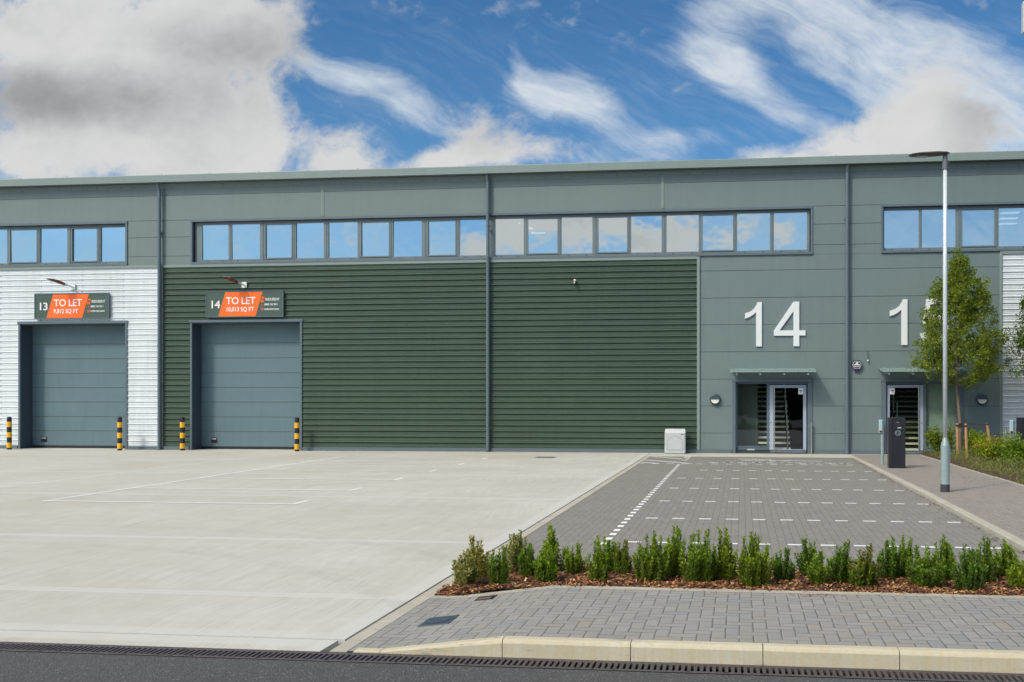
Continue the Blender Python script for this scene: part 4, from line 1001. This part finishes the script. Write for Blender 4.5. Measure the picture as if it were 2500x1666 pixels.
# ------------------------------------------------------------------ planting
def leaf(b, p, d, n, L, Wd, mi=0):
    s = d.cross(n); s = s.normalized()*Wd*.5 if s.length > 1e-6 else Vector((Wd*.5, 0, 0))
    m = p+d*L*.5+n*L*.08
    b.quad([p, m+s, p+d*L, m-s], mi)
def rv(rg): 
    while True:
        v_ = Vector((rg.uniform(-1, 1), rg.uniform(-1, 1), rg.uniform(-1, 1)))
        if .05 < v_.length < 1: return v_.normalized()
def bush_mesh(seed, H, Wd, nshoot, lean=1.0):
    rg = random.Random(seed); b = MB(); st = MB()
    for k in range(nshoot):
        a = rg.uniform(0, 2*PI); rr = math.sqrt(rg.random()); top = H*(1-.40*rr**1.5)*rg.uniform(.5, .92)
        if k < 5: top = H*rg.uniform(.85, 1.0); rr *= .6
        p0_ = Vector((math.cos(a)*rr*Wd*.34, math.sin(a)*rr*Wd*.34, 0)); fl = rg.uniform(.36, .62); p2 = Vector((math.cos(a+rg.uniform(-.5, .5))*rr*Wd*fl, math.sin(a)*rr*Wd*fl, top)); p1 = Vector((math.cos(a)*rr*Wd*.5, math.sin(a)*rr*Wd*.5, top*.4))
        N = int(top/.0085); st.tube([p0_, p1*.5+(p0_+p2)*.25, p2], [.003, .0025, .001], 4, cap=False)
        for i in range(N):
            t_ = i/N
            if t_ < .04 and rg.random() < .6: continue
            p = p0_*(1-t_)**2 + p1*2*t_*(1-t_) + p2*t_*t_
            ax = (p2-p0_).normalized()
            for q in range(3):
                a2 = rg.uniform(0, 2*PI); o = (ax.orthogonal().normalized()*math.cos(a2) + ax.cross(ax.orthogonal().normalized())*math.sin(a2))
                tw = (1-t_*.55)
                d = (o*.8*tw + ax*rg.uniform(.35, 1.0)).normalized()
                leaf(b, p+o*.004+rv(rg)*.012*tw, d, (o*-.3+ax+rv(rg)*.5).normalized(), rg.uniform(.019, .032), rg.uniform(.011, .017), 1 if (t_ > .80 and rg.random() < .7) or rg.random() < .06 else 0)
    return b, st
protos = []
for s_, (H, Wd, ns_) in enumerate([(.50, .26, 46), (.46, .30, 52), (.36, .23, 42), (.40, .25, 44), (.47, .23, 40), (.31, .21, 38)]): protos.append((H, Wd, bush_mesh(100+s_, H, Wd, ns_)))
meshes = []
BUSH = [(-2.57, 8.73, .32, .24), (-2.53, 9.06, .39, .21), (-2.25, 8.76, .34, .18), (-2.3, 9.69, .37, .25), (-2.08, 9.18, .31, .19), (-1.89, 9.48, .44, .24), (-1.83, 8.87, .31, .2), (-1.65, 9.39, .28, .19), (-1.33, 8.87, .43, .2), (-1.32, 9.55, .3, .22), (-1.17, 9.37, .33, .17), (-.86, 9.03, .46, .29), (-.63, 9.34, .49, .25), (-.39, 9.02, .5, .28), (-.15, 9.17, .48, .25), (.12, 8.93, .48, .3), (.39, 9.17, .3, .2), (.67, 9.54, .35, .23), (.71, 8.95, .31, .22), (.91, 9.19, .38, .22), (1.09, 8.94, .38, .24), (1.41, 9.44, .4, .25), (1.58, 9.53, .38, .21), (1.66, 9.04, .36, .28), (1.91, 9.45, .42, .23), (2.03, 8.94, .41, .25), (2.28, 9.38, .41, .2), (2.52, 9.63, .36, .25), (2.47, 8.99, .27, .2)]
BL = ['low yellow and green variegated box bush at the left front corner of the bark bed', 'yellow-tipped upright bush just behind the variegated corner bush', 'small rounded bright green bush third from the left in the bark bed', 'brown-yellow variegated bush at the back left of the bark bed beside the flush kerb', 'small green bush in front and right of the brown-yellow back bush',
      'pointed green bush with one tall central spike at the back of the bark bed', 'green bush in front of the one with the tall central spike', 'short lone green bush with a gap on its right side, left part of bed', 'slim upright green bush at the front, right of the first gap', 'low green bush at the back half hidden by the slim upright bush', 'narrow green bush with reddish tips at the right end of its clump',
      'wide green bush left of the tallest bush', 'tallest dark green bush with many spiky shoots', 'broad dense green bush right of the tallest bush', 'tall green bush forming the right end of the dense middle clump', 'bushy green plant with one raised right shoot standing in front of a gap', 'small squat green bush between two gaps, right of centre',
      'green bush with two upright prongs at the back, right of the squat bush', 'low rounded green bush in front of the two-pronged bush', 'medium green bush right of the low rounded one', 'single green bush with red-tinged shoots between two clumps on the right', 'airy green bush with four thin spikes at the back of the bed', 'slim dark bush with one knobbly tip behind the right clump',
      'wide low green bush in front of the slim dark knobbly one', 'tall pointed green bush behind the wide low one', 'broad pale green bush at the front of the right clump', 'upright green bush behind the broad pale one', 'tall bush at the back near the right edge of the photo', 'low green bush at the front cut by the right edge of the photo']
cache = {}
for i, (x, y, H, Wd) in enumerate(BUSH):
    k = min(range(6), key=lambda q: abs(protos[q][0]-H) + abs(protos[q][1]-Wd)*.7 + .02*((q+i) % 3))
    var = 1 if i in (0, 1, 3) else (2 if i in (10, 20) else 0); key = (k, var)
    r = thing('box_bush', BL[i], 'bush', (x, y, .085), rnd.uniform(0, 6.28), group='small bushes in the bark bed')
    r.scale = (Wd/protos[k][1]*1.15, Wd/protos[k][1]*1.15, H/protos[k][0]*1.03)
    if key in cache:
        for m_ in cache[key]: c = m_.copy(); C.objects.link(c); c.parent = r
    else:
        fb, sb_ = protos[k][2]; cache[key] = (fb.build('foliage', [[leaf_bush, leaf_tip], [leaf_var, leaf_var], [leaf_bush, leaf_redtip]][var], r), sb_.build('stems', stem_m, r))
# bark mulch
rg = random.Random(5); b = MB()
def mz(x, y): return min(fz(x)+.0, .10)*max(0, 1-(y-8.5)/2.5) + .025 + .02*math.sin(x*5.1+y*3)*math.sin(y*7-x*2)
nx, ny = 90, 22
for i in range(nx+1):
    for j in range(ny+1): X_w = -2.79+i*(3.28+2.79)/nx; Yw = 8.508+j*(9.995-8.508)/ny; b.v.append((X_w, Yw, mz(X_w, Yw)-.012))
for i in range(nx):
    for j in range(ny): a = i*(ny+1)+j; b.f.append((a, a+ny+1, a+ny+2, a+1)); b.mi.append(1)
for k in range(15000):
    x = rg.uniform(-2.79, 3.25); y = 8.5 + 1.5*rg.random()**1.25
    if rg.random() < .012: y = 8.5-rg.random()*.04
    L_ = rg.uniform(.018, .06)*(1.7 if rg.random() < .14 else 1); w_ = rg.uniform(.0035, .010); a = rg.uniform(0, PI*2); ti = rg.gauss(0, .35)
    d = Vector((math.cos(a)*math.cos(ti), math.sin(a)*math.cos(ti), math.sin(ti))); s_ = Vector((-math.sin(a), math.cos(a), rg.uniform(-.5, .5)))*w_; up = Vector((0, 0, .003))
    p = Vector((x, y, mz(x, y)+rg.uniform(-.008, .014)))
    b.quad([p-d*L_/2-s_, p-d*L_/2*.6+s_, p+d*L_/2+s_*.7, p+d*L_/2*.8-s_]); 
for k in range(60):     # a few chips kicked out on the footway
    cxk, cyk = (.62, 8.42) if k < 34 else (rg.uniform(-2.5, 2.8), 8.45)
    x = cxk+rg.gauss(0, .09); y = cyk-abs(rg.gauss(0, .05)); a = rg.uniform(0, PI*2); L_ = rg.uniform(.01, .035); d = Vector((math.cos(a), math.sin(a), 0)); s_ = Vector((-math.sin(a), math.cos(a), 0))*.005; p = Vector((x, y, fz(x)+.014 if y > 8.45 else fz(x)+.004))
    b.quad([p-d*L_/2-s_, p-d*L_/2+s_, p+d*L_/2+s_, p+d*L_/2-s_])
tag(b.build('bark_mulch', [chip_m, soil]), 'reddish brown bark chip mulch under the row of bushes', 'mulch', kind='stuff')

# young tree
def tree_parts(seed):
    rg = random.Random(seed); tk = MB(); lf = MB()
    tk.tube([(0, 0, 0), (-.02, 0, .8), (-.08, .02, 1.6), (-.13, .03, 2.2), (-.15, .0, 3.2), (-.16, .02, 4.4), (-.20, 0, 5.7)], [.062, .052, .048, .047, .036, .022, .006], 10)
    env = [(2.20, .25), (2.45, .95), (2.9, 1.22), (3.6, 1.22), (4.1, 1.12), (4.6, .98), (5.1, .78), (5.6, .42), (6.1, .15)]
    def er(z):
        for (a, ra), (c, rc) in zip(env, env[1:]):
            if a <= z <= c: return ra+(rc-ra)*(z-a)/(c-a)
        return 0
    lb = [(rg.uniform(0, 2*PI), rg.uniform(2.3, 5.2), rg.uniform(.8, 1.15)) for _ in range(16)]
    cl = []
    for k in range(34):
        z0_ = rg.uniform(2.15, 4.9); a = k*2.4+rg.uniform(-.4, .4); zt_ = min(6.0, z0_+rg.uniform(.3, 1.0)); rr = er(min(zt_, 6.05))*rg.uniform(.75, 1.0)
        p = Vector((-.14, 0, z0_)); q = Vector((-.05+math.cos(a)*rr, math.sin(a)*rr, zt_)); m_ = (p+q)/2+Vector((0, 0, -.08+rg.uniform(-.1, .05)))
        tk.tube([p, m_, q], [.018, .011, .004], 5, cap=False)
        for s_ in range(9):
            t_ = rg.uniform(.35, 1.05); c = (p*(1-t_)+q*t_)+rv(rg)*.22; cl.append(c)
    for k in range(400):
        z = rg.uniform(2.25, 6.1); a = rg.uniform(0, 2*PI); lump = 1+.18*math.sin(3*a+z*2.1)+.12*math.sin(5*a-z*3.3); rr = er(z)*lump*(.35+.65*math.sqrt(rg.random())); cl.append(Vector((-.06+math.cos(a)*rr, math.sin(a)*rr, z)))
    cl += [Vector((-.16+rg.gauss(0, .06), rg.gauss(0, .06), rg.uniform(5.7, 6.35))) for _ in range(8)]
    for c in cl:
        rad = rg.uniform(.10, .22); ax = rv(rg)
        tk.tube([c-ax*rad*.6, c+ax*rad*.7], [.003, .001], 3, cap=False)
        for q in range(rg.randint(30, 44)):
            p = c+rv(rg)*rad*rg.random()**.5; d = (rv(rg)+Vector((0, 0, -.25))).normalized(); leaf(lf, p, d, rv(rg), rg.uniform(.052, .085), rg.uniform(.034, .052))
    return tk, lf
tr = thing('young_tree', 'young tree with full green crown and trunk tied to stakes, behind the lamp post', 'tree', (6.42, 29.3, .07))
tk, lf = tree_parts(31); tk.build('trunk', bark_m, tr); lf.build('crown', leaf_tree, tr)
tr.scale = (1, 1, .96)
tr2 = dup(tr, (9.05, 29.2, .07), 2.2, 'young green tree whose crown only just enters the photo at the right', (1.0, 1.0, .98))
for x_, o in ((0, tr),): o['group'] = 'young trees along the right-hand bed'
tr2['group'] = 'young trees along the right-hand bed'
# stakes with rubber ties
r = thing('tree_stake_frame', 'three round pale timber stakes with black rubber ties round the young tree trunk', 'tree stakes', (0, 0, .06))
for (x, y, tx, ty) in ((6.25, 29.0, 6.24, 29.0), (6.40, 28.5, 6.37, 28.5), (7.22, 29.0, 7.08, 29.0)):
    b = MB(); b.tube([(x, y, 0), (tx, ty, .98), (tx, ty, 1.0)], [.042, .040, .034], 12); b.build('stake', stake_m, r)
b = MB()
for pa, pb in (((6.22, 28.95, .93), (6.40, 28.46, .93)), ((6.38, 28.46, .93), (6.46, 29.26, .90)), ((7.10, 28.95, .97), (6.44, 29.22, .97)), ((6.22, 28.95, .93), (6.38, 29.26, .93))):
    pa, pb = Vector(pa), Vector(pb)
    b.quad([pa+Vector((0, 0, .025)), pb+Vector((0, 0, .025)), pb-Vector((0, 0, .025)), pa-Vector((0, 0, .025))])
for (cx2, cy2, rr, z) in ((6.24, 29.0, .046, .93), (6.37, 28.5, .046, .93), (7.09, 29.0, .046, .97), (6.38, 29.3, .062, .90), (6.38, 29.3, .062, .97)): b.tube([(cx2, cy2, z-.025), (cx2, cy2, z+.025)], rr, 12)
b.build('rubber_tie', belt_m, r)

# leafy shrubs in the right-hand bed
def shrub(x, y, rx, ry, H, seed, label, n=1700, mat=None, red=0, lo=.05):
    rg = random.Random(seed); r = thing('leafy_shrub', label, 'shrub', (x, y, .07), group='leafy shrubs in the right-hand bed'); st = MB(); lf = MB(); rd = MB()
    for k in range(16):
        a = rg.uniform(0, 2*PI); q = rg.uniform(.3, 1); z = H*rg.uniform(.55, 1.0)*(1-.35*q*q); p = Vector((math.cos(a)*rx*q, math.sin(a)*ry*q, z)); st.tube([(0, 0, 0), tuple(p*.5+Vector((0, 0, .05))), tuple(p)], [.012, .007, .002], 4, cap=False)
        N = n//16
        for i in range(N):
            t_ = rg.uniform(lo, 1)**.7; c = p*t_+rv(rg)*(.05+.11*t_)
            if c.z < 0: c.z = abs(c.z)
            (leaf)(rd if (red and rg.random() < red and t_ > .8) else lf, c, (rv(rg)+Vector((0, 0, .2))).normalized(), rv(rg), rg.uniform(.05, .085), rg.uniform(.03, .046))
    st.build('stems', stem_m, r); lf.build('foliage', mat or leaf_shrub, r)
    if rd.f: rd.build('red_leaves', leaf_red, r)
shrub(5.95, 29.9, .55, .4, .92, 1, 'green leafy shrub left of the stakes behind the lamp post', 2800, leaf_tree)
shrub(6.85, 29.7, .55, .4, .80, 2, 'yellow-green shrub round the foot of the young tree', 2500)
shrub(6.72, 26.2, .62, .45, .84, 3, 'bright yellow-green shrub with a few red leaves, right of the stakes', 3800, None, .10)
shrub(6.98, 24.5, .85, .45, .88, 4, 'dense bright green shrub at the right edge in front of the charging post', 4200)
# low ground cover
rg = random.Random(9); b = MB(); rd = MB()
for k in range(26000):
    y = 18.3+12.4*rg.random()**1.15; x = 5.52+rg.random()**1.1*4.2
    hh = .15+.13*math.sin(x*2.2+y*1.3)*math.sin(y*2.7-x)+.10*max(0, min(1, (x-5.5)*1.5)); z = .06+abs(hh)*rg.random()**.6
    if rg.random() < .05: x -= rg.random()*.14
    d = (rv(rg)+Vector((0, 0, .5))).normalized(); leaf(rd if rg.random() < (.08 if x < 5.75 else .008) else b, Vector((x, y, z)), d, rv(rg), rg.uniform(.03, .075), rg.uniform(.010, .02))
n_green = len(b.f); 
for q in rd.f: pass
o_ = len(b.v); b.v += rd.v; b.f += [tuple(i_+o_ for i_ in f) for f in rd.f]; b.mi += [1]*len(rd.f)
tag(b.build('ground_cover', [leaf_cover, leaf_red]), 'low olive green ground cover plants with brown leaves along the footway edge', 'ground cover', kind='stuff')
# fallen leaves along the side kerb
b = MB()
for k in range(330):
    y = 11+18*rg.random(); x = 3.27-abs(rg.gauss(0, .10)); z = .004
    if k > 295: x = rg.uniform(4.5, 5.5); y = rg.uniform(20, 22); z = pz(y)+.002
    d = Vector((rg.uniform(-1, 1), rg.uniform(-1, 1), .15)).normalized(); leaf(b, Vector((x, y, z)), d, Vector((0, 0, 1)), rg.uniform(.03, .06), rg.uniform(.015, .03))
tag(b.build('fallen_leaves', plain('dry_leaves', (.16, .085, .05), .8, isl=.4)), 'dry brown leaves scattered along the side kerb', 'leaves', kind='stuff')
# hedge across the road behind the viewer (seen only in the door glass)
b = MB(); rg = random.Random(3)
for k in range(9000):
    x = rg.uniform(-60, 60); z = 4.2*rg.random()**.7; y = -22+rg.uniform(-1.2, 1.2)*(1-.4*z/4.2); leaf(b, Vector((x, y, z)), rv(rg), rv(rg), rg.uniform(.4, .8), rg.uniform(.25, .5))
b.box(-60, 60, -22.9, -22, 0, 3.6); tag(b.build('far_hedge', leaf_dark), 'dark hedge on the far side of the road behind the viewer', 'hedge', kind='stuff')
